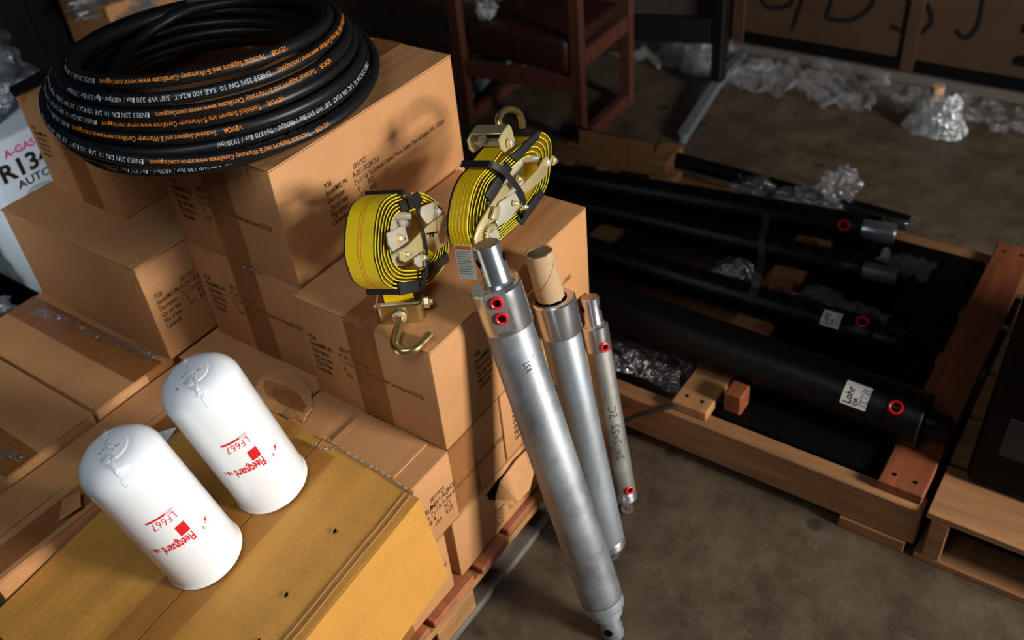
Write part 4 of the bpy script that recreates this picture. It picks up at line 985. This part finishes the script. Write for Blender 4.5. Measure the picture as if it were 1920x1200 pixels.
# ================================================================== second pallet with black cylinders
p2 = thing('wooden_pallet', 'long tan timber pallet on the concrete carrying the black cylinders', 'pallet')
mb = MB()
ZS = 0.105
for (x0, x1, m) in ((0.556, 0.598, 'wood_tan'), (1.02, 1.06, 'wood_tan'), (1.47, 1.515, 'wood_tan')):
    mb = MB(); mb.box((x0, -1.045, 0.032), (x1, 0.45, 0.138)); mb.build('stringer', M[m], p2, bevel=0.003)
    for yy in (-1.03, -0.30, 0.36):
        mb = MB(); mb.box((x0 - 0.004, yy, 0.0), (x1 + 0.01, yy + 0.14, 0.0315)); mb.build('runner_block', M['wood_tan'], p2, bevel=0.002)
for (y0, y1, x0, x1, m) in ((-1.037, -0.945, 0.572, 1.545, 'wood_warm'), (-0.560, -0.472, 0.570, 1.50, 'wood_tanx'), (-0.03, 0.045, 0.58, 1.50, 'wood_tanx'), (0.30, 0.39, 0.58, 1.50, 'wood_tanx')):
    mb = MB(); mb.box((x0, y0, 0.1385), (x1, y1, 0.165)); b = mb.build('deck_board', M[m], p2, bevel=0.003)
    for xx in (x0 + 0.03, x1 - 0.04):
        for yy in (y0 + 0.025, y1 - 0.025):
            mb = MB(); mb.lathe([(0.005, 0.0002), (0.0045, 0.0008), (0, 0.0006)], (xx, yy, 0.165), (0, 0, 1), 12); mb.build('screw', M['void'], b)
mb = MB(); mb.box((0.60, -0.935, 0.139), (1.46, -0.57, 0.146)); mb.build('black_panel', M['black_panel'], p2)  # near-black slab filling the space between the deck boards
for (x0, x1, y0, y1, z1) in ((0.615, 0.665, -0.622, -0.58, 0.205), (0.845, 0.888, -0.588, -0.547, 0.205), (1.052, 1.09, -0.562, -0.515, 0.20), (1.243, 1.28, -0.542, -0.496, 0.20)):
    mb = MB(); mb.box((x0, y0, 0.1465), (x1, y1, z1)); mb.build('chock', M['wood_warm'], p2, bevel=0.004)

def black_tube(lab, xa, ya, xb, yb, r, rod, plug, sticker=None, z0=0.1655, endcap=0):
    A_, B_ = Vector((xa, ya, z0 + r)), Vector((xb, yb, z0 + r)); ax = (B_ - A_).normalized(); L = (B_ - A_).length
    t = thing('black_cylinder', lab, 'cylinder', group='black hydraulic cylinders on the timber pallet')
    toc = Vector((-0.86, -1.17, 1.72)) - B_; e = (toc - ax * toc.dot(ax)).normalized(); g = ax.cross(e)
    mb = MB(); mb.lathe([(0, 0), (r, 0), (r, L - 0.075), (r * 0.985, L - 0.074)], A_, ax, 48, ref=e); mb.build('barrel', M['tube_black'], t, smooth=True)
    mb = MB(); mb.lathe([(r * 0.985, L - 0.074), (r * 1.02, L - 0.072), (r * 1.02, L - 0.003), (r * 0.98, L), (0, L)], A_, ax, 48, ref=e); mb.build('collar', M['tube_black'], t, smooth=True)
    rr, rl, m = rod
    mb = MB(); mb.lathe([(rr, 0), (rr, rl - 0.003), (rr * 0.93, rl), (0, rl)], B_ + ax * 0.0005, ax, 36, ref=e); mb.build('piston_rod', M[m], t, smooth=True)
    if plug:
        h, off, lift = plug; d = (e * math.cos(off) + g * math.sin(off)); c0 = A_ + ax * (L - h) + d * (r * 1.0 + lift); pr = 0.0150
        mb = MB(); mb.lathe([(pr * 0.62, -0.004), (pr * 0.66, 0.004), (pr * 0.8, 0.006), (pr, 0.005), (pr, 0.0), (pr * 0.86, -0.006)], c0, d, 26); pl = mb.build('port_plug', M['red_plug'], t, smooth=True)
        mb = MB(); mb.lathe([(0, 0.001), (pr * 0.62, 0.001)], c0, d, 20); mb.build('plug_hollow', M['void'], pl)
    if sticker:
        h, off, ww, hh = sticker
        f = lambda x, y: A_ + ax * (L - h + x) + (e * math.cos(off + y / r) + g * math.sin(off + y / r)) * (r + 0.0008)
        sgn = 1
        mb = MB(); n_ = 6; vs = []
        for i in range(n_ + 1):
            y = -hh / 2 + hh * i / n_; vs += [f(0, y), f(ww, y)]
        mb.add(vs, [(2*i, 2*i+1, 2*i+3, 2*i+2) for i in range(n_)]); s_ = mb.build('sticker', M['paper'], t, smooth=True)
        f3 = lambda x, y: A_ + ax * (L - h + ww * 0.40 - y) + (e * math.cos(off - (-hh / 2 + 0.004 + x) / r) + g * math.sin(off - (-hh / 2 + 0.004 + x) / r)) * (r + 0.0014)
        mb = MB(); put_text(mb, 'Lohr', f3, 0, 0, 0.022, 0.02, 1, width=hh * 0.72); put_text(mb, 'OR', f3, 0, -0.013, 0.012, 0.02)
        for k in range(3): put_text(mb, ('24x20-36', '3.5 x 22', 'P 0011923')[k], f3, 0.002, -0.021 - 0.007 * k, 0.008, 0, 1, width=hh * 0.75)
        mb.build('sticker_print', M['ink'], s_)
    return t
black_tube('nearest black cylinder with a white sticker and open red port ring', 0.745, 0.42, 0.721, -0.985, 0.060, (0.028, 0.05, 'tube_black'), (0.055, -0.10, 0), (0.165, -0.02, 0.055, 0.052))
black_tube('second nearest black cylinder with a white sticker and raised red cap', 0.925, 0.42, 0.960, -0.800, 0.0405, (0.031, 0.075, 'tube_black'), (0.028, -0.55, 0.002), (0.12, -0.25, 0.045, 0.040))
black_tube('third black cylinder with short dull steel rod and no red cap', 1.100, 0.42, 1.205, -0.690, 0.0365, (0.0235, 0.085, 'steel_dull'), None)
black_tube('farthest black cylinder with bright chrome rod and red port, nearest the chair', 1.195, 0.42, 1.372, -0.630, 0.0430, (0.0285, 0.085, 'chrome'), (0.045, -0.05, 0), None)
# thin dark strip, drawn as a round tube, along the far side of the pallet
mb = MB(); mb.tube([(1.520, 0.42, 0.19), (1.497, -0.40, 0.19), (1.49, -0.72, 0.185)], 0.024, 16); tag(mb.build('dark_strip', M['tube_black'], smooth=True), 'thin dark strip along the far edge of the timber pallet', 'bar')
# steel banding over the cylinders
bd = thing('binding_strap', 'grey plastic binding strap running over the black cylinders with a metal clip', 'strap')
pts = [(1.395, -0.362, 0.235), (1.345, -0.372, 0.258), (1.30, -0.385, 0.235), (1.235, -0.41, 0.205), (1.20, -0.42, 0.243), (1.16, -0.43, 0.243), (1.12, -0.45, 0.215), (1.03, -0.480, 0.235), (0.985, -0.495, 0.2475), (0.94, -0.505, 0.2495), (0.905, -0.51, 0.235)]
q = smoothpath(pts, 6); mb = MB(); vs = []
for i, p in enumerate(q):
    d = (q[min(i+1, len(q)-1)] - q[max(i-1, 0)]).normalized(); s = d.cross(Vector((0, 0, 1))).normalized() * 0.0095; u_ = s.cross(d).normalized() * 0.0008
    if u_.z < 0: u_ = -u_
    vs += [p + s, p - s, p + s + u_, p - s + u_]
mb.add(vs, [f for i in range(len(q)-1) for f in ((4*i, 4*i+1, 4*i+5, 4*i+4), (4*i+2, 4*i+6, 4*i+7, 4*i+3), (4*i, 4*i+4, 4*i+6, 4*i+2), (4*i+1, 4*i+3, 4*i+7, 4*i+5))])
mb.build('band', basic('grey_banding', (52, 54, 58), 0.45), bd)
mb = MB(); i0 = 44; vs = []
for p in q[i0:i0+10]:
    s = Vector((0.25, 0.95, 0)).normalized() * 0.0115; vs += [p + s + Vector((0, 0, .001)), p - s + Vector((0, 0, .001)), p + s + Vector((0, 0, .004)), p - s + Vector((0, 0, .004))]
mb.add(vs, [f for i in range(9) for f in ((4*i, 4*i+1, 4*i+5, 4*i+4), (4*i+2, 4*i+6, 4*i+7, 4*i+3), (4*i, 4*i+4, 4*i+6, 4*i+2), (4*i+1, 4*i+3, 4*i+7, 4*i+5))] + [(0, 2, 3, 1), (36, 37, 39, 38)])
mb.build('clip', M['desk_silver'], bd)
# loose black strap end at the front timber
mb = MB(); q = smoothpath([(0.53, -0.30, 0.02), (0.50, -0.36, 0.05), (0.520, -0.385, 0.10), (0.548, -0.45, 0.143), (0.60, -0.515, 0.150), (0.66, -0.60, 0.149)], 6)
mb.tube(q, 0.0055, 8); tag(mb.build('black_strap', M['tie'], smooth=True), 'loose black strap end hanging over the front timber of the pallet', 'strap')
# clear film
def film_sheet(name, x0, x1, y0, y1, z, amp, mat, lab, cat, seed=0, nx=26, ny=26, slope=0.0):
    mb = MB(); vs = []
    for j in range(ny + 1):
        for i in range(nx + 1):
            fx, fy = i / nx, j / ny; ex = 0.02 * noise.noise(Vector((fy * 6, seed, 2))); ey = 0.02 * noise.noise(Vector((fx * 6, seed, 9)))
            p = Vector((x0 + (x1 - x0) * fx + ex, y0 + (y1 - y0) * fy + ey, 0))
            h = abs(noise.noise(Vector((p.x * 13, p.y * 9, seed)))) + 0.5 * abs(noise.noise(Vector((p.x * 34, p.y * 26, seed))))
            vs.append((p.x, p.y, z + amp * h + slope * fx))
    W = nx + 1; mb.add(vs, [(j*W+i, j*W+i+1, (j+1)*W+i+1, (j+1)*W+i) for j in range(ny) for i in range(nx)])
    o = mb.build(name, mat, smooth=True); return tag(o, lab, cat)
film_sheet('clear_film', 0.60, 0.82, -0.46, -0.12, 0.141, 0.05, M['film_thin'], 'crumpled clear film on the pallet left of the nailed block', 'film', 1)
film_sheet('clear_film', 1.02, 1.10, -0.46, -0.34, 0.168, 0.05, M['film'], 'scrap of clear film between the black cylinders next to the strap clip', 'film', 2, 14, 14)
film_sheet('clear_film', 1.03, 1.12, -0.80, -0.57, 0.150, 0.05, M['film_thin'], 'clear film trailing below the third black cylinder end', 'film', 3)
film_sheet('clear_film', 1.25, 1.34, -0.84, -0.70, 0.17, 0.05, M['film_thin'], 'clear film hanging beyond the dull steel rod', 'film', 8, 16, 16)
film_sheet('clear_film', 1.40, 1.50, -0.55, -0.22, 0.195, 0.04, M['film'], 'clear film lying behind the farthest black cylinder', 'film', 4)
film_sheet('clear_film', 1.40, 1.46, -0.735, -0.66, 0.20, 0.03, M['film_thin'], 'film wisp over the chrome rod end', 'film', 5, 10, 10)
o = crumple('plastic_bag', M['film'], (1.515, -0.515, 0.235), (0.055, 0.05, 0.042), 4, 0.6, 12, seed=4, flat=0.75); tag(o, 'balled clear plastic bag beside the farthest black cylinder', 'bag')
o = crumple('plastic_bag', M['film_white'], (1.49, -0.45, 0.20), (0.03, 0.05, 0.028), 3, 0.6, 10, seed=9, flat=0.75); tag(o, 'small crumpled bag scrap left of the balled clear bag', 'bag')
# upright cardboard piece
cb = thing('cardboard_sheet', 'upright brown cardboard piece standing behind the black cylinders', 'cardboard')
pts = [(-0.125, 0.0), (-0.125, 0.118), (-0.06, 0.116), (-0.045, 0.111), (-0.01, 0.112), (0.0, 0.106), (0.03, 0.110), (0.112, 0.100), (0.118, 0.09), (0.112, 0.0)]
c = Vector((1.405, 0.155, 0.166)); dx = Vector((0.20, -0.98, 0)).normalized(); bk = Vector((0.98, 0.2, 0.0))
mb = MB(); mb.prism(pts, lambda u, v, w: c + dx * u + Vector((0.12, 0.02, 1)).normalized() * v + bk * w, 0, 0.004); mb.build('board_panel', basic('plain_brown_board', (150, 104, 62), 0.8, var=0.12, scale=9), cb)  # one even brown with slight random tone
mb = MB(); mb.tube([c + dx * 0.04 + Vector((0.0, 0, 0.001)) - bk * 0.002, c + dx * 0.04 + Vector((0.012, 0, 0.10)) - bk * 0.002], 0.0012, 6); mb.build('fold_line', M['crease'], cb)
# timber offcuts on the far left of the pallet
for (x0, y0, ln, wd, ht, rz, lab) in ((1.18, 0.285, 0.14, 0.055, 0.06, 0.5, 'rounded timber offcut right behind the right strap roll'),
                                  (1.33, 0.14, 0.10, 0.045, 0.04, -0.2, 'pointed timber offcut leaning before the upright cardboard piece'),
                                  (1.43, -0.005, 0.13, 0.075, 0.05, 0.05, 'short timber block right of the upright cardboard piece')):
    mb = MB(); R = Matrix.Rotation(rz, 3, 'Z'); mb.box((x0, y0, 0.166), (x0 + ln, y0 + wd, 0.166 + ht), R=R, c=(x0 + ln / 2, y0 + wd / 2, 0.166))
    tag(mb.build('timber_offcut', M['wood_tanx'], bevel=0.006, smooth=True), lab, 'timber')

# ================================================================== third pallet with the black crate
p3 = thing('wooden_pallet', 'tan pallet at the right edge beneath the black crate', 'pallet')
for k, (x0, x1) in enumerate(((0.552, 0.70), (0.72, 0.86), (0.88, 1.02), (1.04, 1.18), (1.20, 1.34), (1.36, 1.515))):
    mb = MB(); mb.box((x0, -2.0, 0.132), (x1, -1.053 + 0.03 * (k == 5), 0.150)); mb.build('deck_board', M['wood_tan'], p3, bevel=0.002)
for y0 in (-1.10, -1.55, -1.98):
    for x0 in (0.552, 0.98, 1.41):
        mb = MB(); mb.box((x0, y0, 0.018), (x0 + 0.09, y0 + 0.035, 0.1315)); mb.build('spacer_block', M['wood_tan'], p3, bevel=0.002)
for x0 in (0.552, 0.98, 1.41):
    mb = MB(); mb.box((x0, -2.0, 0.0), (x0 + 0.095, -1.050, 0.0175)); mb.build('bottom_board', M['wood_tan'], p3, bevel=0.002)
cr = thing('black_crate', 'tall black wrapped crate at the right edge carrying a white and blue label', 'crate')
mb = MB(); mb.box((0.665, -2.0, 0.151), (1.10, -1.09, 0.95)); mb.build('crate_body', M['dark_body'], cr, bevel=0.02, seg=3, smooth=True)
mb = MB(); mb.box((0.680, -1.97, 0.9505), (1.08, -1.11, 0.97)); mb.build('crate_lid', M['black_panel'], cr, bevel=0.01)
lo = Vector((0.6642, -1.148, 0.268))
ldx, ldy = Vector((0, -1, 0)), Vector((0, 0, 1))
mb = MB(); fn = plane_fn(lo, ldx, ldy, 0.0012); W, Hh = 0.09, 0.042
mb.add([fn(0, 0), fn(W, 0), fn(W, Hh), fn(0, Hh)], [(0, 1, 2, 3)]); lb = mb.build('crate_label', M['paper'], cr)
fn = plane_fn(lo, ldx, ldy, 0.002)
mb = MB(); mb.add([fn(0.004, 0.004), fn(W - 0.004, 0.004), fn(W - 0.004, 0.026), fn(0.004, 0.026)], [(0, 1, 2, 3)]); mb.build('label_blue', M['blue'], lb)
fn = plane_fn(lo, ldx, ldy, 0.0028)
mb = MB(); mb.add([fn(0.009, 0.009), fn(0.05, 0.009), fn(0.05, 0.013), fn(0.009, 0.013)], [(0, 1, 2, 3)]); mb.add([fn(0.009, 0.017), fn(0.05, 0.017), fn(0.05, 0.021), fn(0.009, 0.021)], [(0, 1, 2, 3)]); mb.build('label_lines', M['paper'], lb)
mb = MB(); put_text(mb, 'M', fn, 0.008, 0.029, 0.011, 0.02); put_text(mb, '= = =', fn, 0.022, 0.030, 0.008); mb.build('label_letters', M['ink'], lb)
mb = MB(); mb.box((0.661, -1.21, 0.262), (0.6645, -1.135, 0.36)); mb.build('tape_patch', basic('dark_grey_tape', (30, 33, 38), 0.4), cr)

# ================================================================== chair
ch = thing('armchair', 'wooden office armchair with red-brown seat standing behind the cartons', 'chair')
FR_, RR, FL_, RL = Vector((1.745, 0.50, 0)), Vector((2.11, 0.515, 0)), Vector((1.70, 0.985, 0)), Vector((2.085, 1.00, 0))
def bar(a, b, w, h, m, name, par, up=(0, 0, 1)):
    a, b = Vector(a), Vector(b); d = (b - a).normalized(); up = Vector(up); s = d.cross(up).normalized() * w / 2; u_ = s.cross(d).normalized() * h / 2
    mb = MB(); vs = [p + x * s + y * u_ for p in (a, b) for x, y in ((-1, -1), (1, -1), (1, 1), (-1, 1))]
    mb.add(vs, [(0, 1, 2, 3), (7, 6, 5, 4), (0, 4, 5, 1), (1, 5, 6, 2), (2, 6, 7, 3), (3, 7, 4, 0)]); return mb.build(name, m, par, bevel=0.003)
for i, (p, h) in enumerate(((FR_, 0.62), (RR, 0.62), (FL_, 0.62), (RL, 0.62))):
    bar(p, p + Vector((0, 0, h)), 0.034, 0.048 if i != 0 else 0.044, M['chair_wood'], 'leg', ch, up=(0, 1, 0))
for a, b in ((FR_, RR), (FL_, RL)):
    bar(a + Vector((0, 0, 0.022)), b + Vector((0, 0, 0.022)), 0.034, 0.044, M['chair_wood'], 'floor_runner', ch)
    bar(a + Vector((-.03, 0, 0.64)), b + Vector((0.03, 0, 0.64)), 0.05, 0.03, M['chair_wood'], 'armrest', ch)
    bar(a + Vector((0, 0, 0.325)), b + Vector((0, 0, 0.325)), 0.03, 0.06, M['chair_wood'], 'seat_rail', ch)
for a, b in ((FR_, FL_), (RR, RL)): bar(a + Vector((0, 0, 0.235)), b + Vector((0, 0, 0.235)), 0.03, 0.06, M['chair_wood'], 'cross_rail', ch)
mb = MB(); mb.box((1.72, 0.53, 0.275), (2.11, 0.965, 0.40)); mb.build('seat_cushion', M['leather'], ch, bevel=0.02, seg=3, smooth=True)
mb = MB(); mb.box((2.09, 0.53, 0.45), (2.15, 0.97, 0.80)); mb.build('backrest', M['leather'], ch, bevel=0.02, seg=3, smooth=True)
# little plastic wrap on the seat
o = crumple('plastic_bag', M['film_white'], (1.775, 0.90, 0.442), (0.04, 0.035, 0.04), 3, 0.5, 10, seed=2); tag(o, 'small white plastic wrap lying on the armchair seat', 'bag')

# ================================================================== desk with T legs
ds = thing('desk', 'black desk with silver T-shaped feet behind the armchair', 'desk')
for (x0, y0) in ((2.325, 0.235), (2.05, 1.115)):
    mb = MB(); mb.box((x0 - 0.028, y0 - 0.022, 0.052), (x0 + 0.028, y0 + 0.022, 0.70)); mb.build('post', M['desk_black'], ds, bevel=0.004)
for (c, ln, d) in (((2.325, 0.235), (-0.40, 0.32), Vector((0.985, 0.13, 0))), ((2.05, 1.115), (-0.22, 0.30), Vector((0.985, 0.13, 0)))):
    for s in ln:
        a = Vector((c[0], c[1], 0.048)); b = a + d * s + Vector((0, 0, -0.026)); bar(a, b, 0.040, 0.030, M['desk_silver'], 'foot', ds)
        mb = MB(); mb.lathe([(0, 0), (0.018, 0), (0.018, 0.012), (0.02, 0.036), (0, 0.038)], b + Vector((0, 0, -0.022)) , (0, 0, 1), 16); mb.build('foot_glide', M['desk_silver'], ds, smooth=True)
bar((2.325, 0.235, 0.255), (2.05, 1.115, 0.255), 0.03, 0.10, M['desk_black'], 'cross_panel', ds)
mb = MB(); mb.box((2.16, 0.1, 0.705), (2.66, 1.0, 0.735)); mb.build('desk_top', M['desk_black'], ds, bevel=0.004)

# ================================================================== base of the wall: curb, plywood crate, plastic and bags
mb = MB(); mb.box((2.70, -2.6, 0.0), (2.855, 3.0, 0.035)); o = mb.build('trim_1', basic('dusty_grey_sill', (92, 86, 80), 0.8, var=0.3, scale=12), bevel=0.004); o['kind'] = 'structure'
wc = thing('plywood_crate', 'big brown plywood crate with black sprayed letters against the far wall', 'crate')
yy = [(0.36, 0.30), (0.30, -0.43), (-0.434, -1.2), (-1.204, -2.3)]
for k, (a, b) in enumerate(((0.34, -0.355), (-0.36, -1.05), (-1.055, -1.9))):
    mb = MB(); mb.box((2.735, b, 0.082), (2.75, a, 0.95)); mb.build('plywood_panel', M['plywood'], wc, bevel=0.002)
for k, (a, b) in enumerate(((0.36, 0.31), (-0.33, -0.38), (-1.03, -1.08))):
    mb = MB(); mb.box((2.72, b, 0.040), (2.7345, a, 0.95)); mb.build('corner_batten', M['plywood'], wc, bevel=0.002)
mb = MB(); mb.box((2.76, -1.9, 0.036), (2.84, 0.34, 0.95)); mb.build('crate_core', M['dark_body'], wc)
mb = MB(); mb.box((2.725, -1.9, 0.036), (2.7585, 0.30, 0.080)); mb.build('gap_shade_strip', M['dark_body'], wc)  # dark strip standing in for the shaded gap below the panels
mb = MB()
def stroke(pts, w=0.010):
    q = smoothpath([(2.7345, y, z) for y, z in pts], 6); mb.tube(q, w, 6)
stroke([(0.20, 0.44), (0.26, 0.40), (0.275, 0.28), (0.22, 0.20), (0.14, 0.215), (0.12, 0.25)])
stroke([(0.04, 0.44), (0.08, 0.26), (0.11, 0.12)]); 
stroke([(-0.05, 0.44), (-0.04, 0.30), (-0.02, 0.19)]); stroke([(-0.05, 0.44), (-0.16, 0.40), (-0.19, 0.28), (-0.12, 0.20), (-0.02, 0.19)])
stroke([(-0.36, 0.42), (-0.28, 0.41), (-0.285, 0.32), (-0.37, 0.31), (-0.41, 0.24), (-0.36, 0.18), (-0.27, 0.20)])
stroke([(-0.56, 0.42), (-0.57, 0.26), (-0.54, 0.20), (-0.50, 0.22)])
mb.v = [(2.7342 + (x - 2.7345) * 0.12, y, z) for x, y, z in mb.v]
mb.build('sprayed_letters', M['paint'], wc)
for k in range(4):
    mb = MB(); z = 0.28 + 0.17 * (k % 2) * 0 + 0.15 * (k // 2); mb.box((2.712, -0.80 - 0.05 * 0, 0.14 + 0.12 * k), (2.7195 + 0.014, -0.74, 0.17 + 0.12 * k)); mb.build('hinge', M['dark_body'], wc)
film_sheet('bubble_wrap', 2.40, 2.66, 0.30, 0.98, 0.004, 0.14, M['bubble'], 'clear bubble wrap lying along the wall between chair and desk post', 'wrap', 5, 44, 60)
film_sheet('bubble_wrap', 2.36, 2.62, -0.34, 0.24, 0.004, 0.12, M['bubble'], 'clear bubble wrap lying on the floor right of the desk post', 'wrap', 6, 44, 60)
film_sheet('bubble_wrap', 2.44, 2.66, -0.90, -0.30, 0.004, 0.06, M['film_thin'], 'flat clear wrap trailing along the crate bottom', 'wrap', 7, 30, 44)
def bag(c, sx, sy, sz, lab, seed):
    t = thing('plastic_bag', lab, 'bag'); n_, m_ = 22, 14; mb = MB(); vs = []
    for j in range(m_ + 1):
        f = j / m_; wd = (1 - 0.45 * f)
        for i in range(n_):
            a = 2 * PI * i / n_; r_ = 1 + 0.28 * noise.noise(Vector((math.cos(a) * 2, math.sin(a) * 2 + f * 3, seed)))
            vs.append((c[0] + math.cos(a) * sx * wd * r_, c[1] + math.sin(a) * sy * wd * r_, 0.002 + sz * f * (1 + 0.12 * noise.noise(Vector((a, seed, 0))))))
    mb.add(vs, [(j*n_+i, j*n_+(i+1) % n_, (j+1)*n_+(i+1) % n_, (j+1)*n_+i) for j in range(m_) for i in range(n_)] + [tuple(range(n_))])
    mb.build('bag_film', M['film_white'], t, smooth=True); return t
t = bag((2.37, -0.565), 0.05, 0.105, 0.15, 'standing clear plastic bag with a brown cap near the right wall', 3)
mb = MB(); mb.lathe([(0, 0.0), (0.022, 0.0), (0.022, 0.05), (0.0, 0.052)], (2.37, -0.553, 0.125), (0, 0, 1), 16); mb.build('cardboard_plug', M['core'], t, smooth=True)
bag((2.46, 0.38), 0.03, 0.085, 0.19, 'pale plastic bag standing left of the black desk post', 8)

# ================================================================== left rear: refrigerant carton, wrapped things, dark machine
rb = thing('refrigerant_carton', 'white carton printed with pink and black refrigerant lettering behind the stack at left', 'box')
mb = MB(); mb.box((-0.022, 1.0, 0.306), (0.262, 1.28, 0.745)); mb.build('carton_body', M['white_card'], rb, bevel=0.005, seg=2, smooth=True)
mb = MB(); mb.box((-0.02, 1.002, 0.7455), (0.26, 1.138, 0.749)); mb.build('top_flap', M['white_card'], rb)
mb = MB(); mb.box((-0.02, 1.142, 0.7455), (0.26, 1.278, 0.749)); mb.build('top_flap', M['white_card'], rb)
mb = MB(); fn = plane_fn((0, 1.0, 0), (1, 0, 0), (0, 0, 1), 0.001)
put_text(mb, 'A-GAS', fn, 0.022, 0.703, 0.026, 0.03, 1, width=0.082); mb.build('pink_print', M['pink'], rb)
mb = MB(); put_text(mb, 'R134a', fn, -0.008, 0.650, 0.060, 0.03, 1, width=0.165); put_text(mb, 'AUTO', fn, 0.022, 0.620, 0.028, 0.02, 1, width=0.09)
for a_, b_ in ((0.034, 0.016), (0.028, 0.011)):
    q = [fn(0.066 + a_ * math.cos(k * PI / 16), 0.594 + b_ * math.sin(k * PI / 16)) for k in range(32)]; mb.tube(q, 0.0008, 5, closed=True)
put_text(mb, 'SNAP', fn, 0.047, 0.590, 0.011, 0.02, 1, width=0.038)
mb.build('black_print', M['ink'], rb)
mb = MB(); mb.box((-0.03, 1.0, 0.0), (0.28, 1.28, 0.305)); tag(mb.build('dark_carton', M['black_panel'], bevel=0.006), 'dark carton on the floor carrying the white refrigerant carton', 'box')
bt = thing('small_bottle', 'small white bottle with teal cap lying on the refrigerant carton', 'bottle')
mb = MB(); mb.lathe([(0, 0), (0.02, 0), (0.022, 0.004), (0.022, 0.06), (0.014, 0.068)], (-0.012, 1.06, 0.773), (1, 0.25, 0), 24); mb.build('bottle_body', M['white_card'], bt, smooth=True)
mb = MB(); mb.lathe([(0.0165, 0.068), (0.0175, 0.070), (0.0175, 0.095), (0, 0.097)], (-0.012, 1.06, 0.773), (1, 0.25, 0), 24); mb.build('cap', M['teal'], bt, smooth=True)
o = crumple('plastic_wrap', M['film_white'], (0.10, 1.42, 0.76), (0.20, 0.16, 0.17), 5, 0.55, 10, seed=6, flat=0.6); tag(o, 'large crumpled milky plastic wrap beside the refrigerant carton', 'wrap')
o = crumple('plastic_wrap', M['film_white'], (0.06, 1.12, 0.80), (0.09, 0.05, 0.05), 4, 0.5, 10, seed=16, flat=0.8); tag(o, 'small crumpled plastic wrap on top of the refrigerant carton', 'wrap')
o = crumple('plastic_wrap', M['film_white'], (-0.26, 1.12, 0.30), (0.17, 0.12, 0.18), 5, 0.5, 10, seed=26, flat=0.9); tag(o, 'milky plastic heap on the floor at the left picture edge', 'wrap')
mb = MB(); mb.box((-0.10, 1.29, 0.0), (0.42, 1.62, 0.60)); tag(mb.build('dark_carton', M['black_panel'], bevel=0.006), 'dark block standing behind the white refrigerant carton', 'box')
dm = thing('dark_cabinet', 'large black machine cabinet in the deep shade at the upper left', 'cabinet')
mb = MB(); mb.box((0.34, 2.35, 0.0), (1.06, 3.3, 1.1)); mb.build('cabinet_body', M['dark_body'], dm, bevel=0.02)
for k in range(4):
    mb = MB(); mb.box((0.40 + 0.16 * k, 2.342, 0.35), (0.53 + 0.16 * k, 2.349, 0.9)); mb.build('door_panel', M['black_panel'], dm, bevel=0.002)
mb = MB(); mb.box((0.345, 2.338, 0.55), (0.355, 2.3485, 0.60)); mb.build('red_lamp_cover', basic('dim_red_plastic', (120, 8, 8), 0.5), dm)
wb = thing('wrapped_carton', 'brown carton under clear wrap far behind the hose coil', 'box')
mb = MB(); mb.box((0.985, 2.0, 0.25), (1.36, 2.3, 0.565)); mb.build('carton_body', M['kraft'], wb, bevel=0.004)
mb = MB(); mb.box((0.97, 2.01, 0.0), (1.38, 2.3, 0.2495)); tag(mb.build('dark_carton', M['black_panel'], bevel=0.006), 'dark low block carrying the far wrapped carton', 'box')
film = crumple('clear_wrap', M['film_white'], (1.17, 2.13, 0.545), (0.22, 0.17, 0.05), 4, 0.5, 12, parent=wb, seed=12)
o = bpy.data.objects.new('x', None); bpy.data.objects.remove(o)

# ================================================================== to real metres; put each thing's origin at its base
bpy.context.view_layer.update()
lights = {o for o in scene.objects if o.type in ('LIGHT', 'CAMERA')}
for r in [o for o in scene.objects if o.parent is None and o not in lights]:
    if r.type == 'EMPTY':
        lo_ = [1e9] * 3; hi_ = [-1e9] * 3
        for c in r.children:
            for b in c.bound_box:
                for i in range(3): lo_[i] = min(lo_[i], b[i]); hi_[i] = max(hi_[i], b[i])
        base = Vector(((lo_[0] + hi_[0]) / 2, (lo_[1] + hi_[1]) / 2, lo_[2]))
        for c in r.children: c.matrix_parent_inverse = Matrix.Translation(-base)
        if '_base' in r: del r['_base']
    else:
        bb = r.bound_box; base = Vector(((min(b[0] for b in bb) + max(b[0] for b in bb)) / 2, (min(b[1] for b in bb) + max(b[1] for b in bb)) / 2, min(b[2] for b in bb)))
        if r.get('kind') != 'structure' and not r.children:
            r.data.transform(Matrix.Translation(-base))
        else: base = Vector((0, 0, 0))
    r.location = base * K; r.scale = (K, K, K)
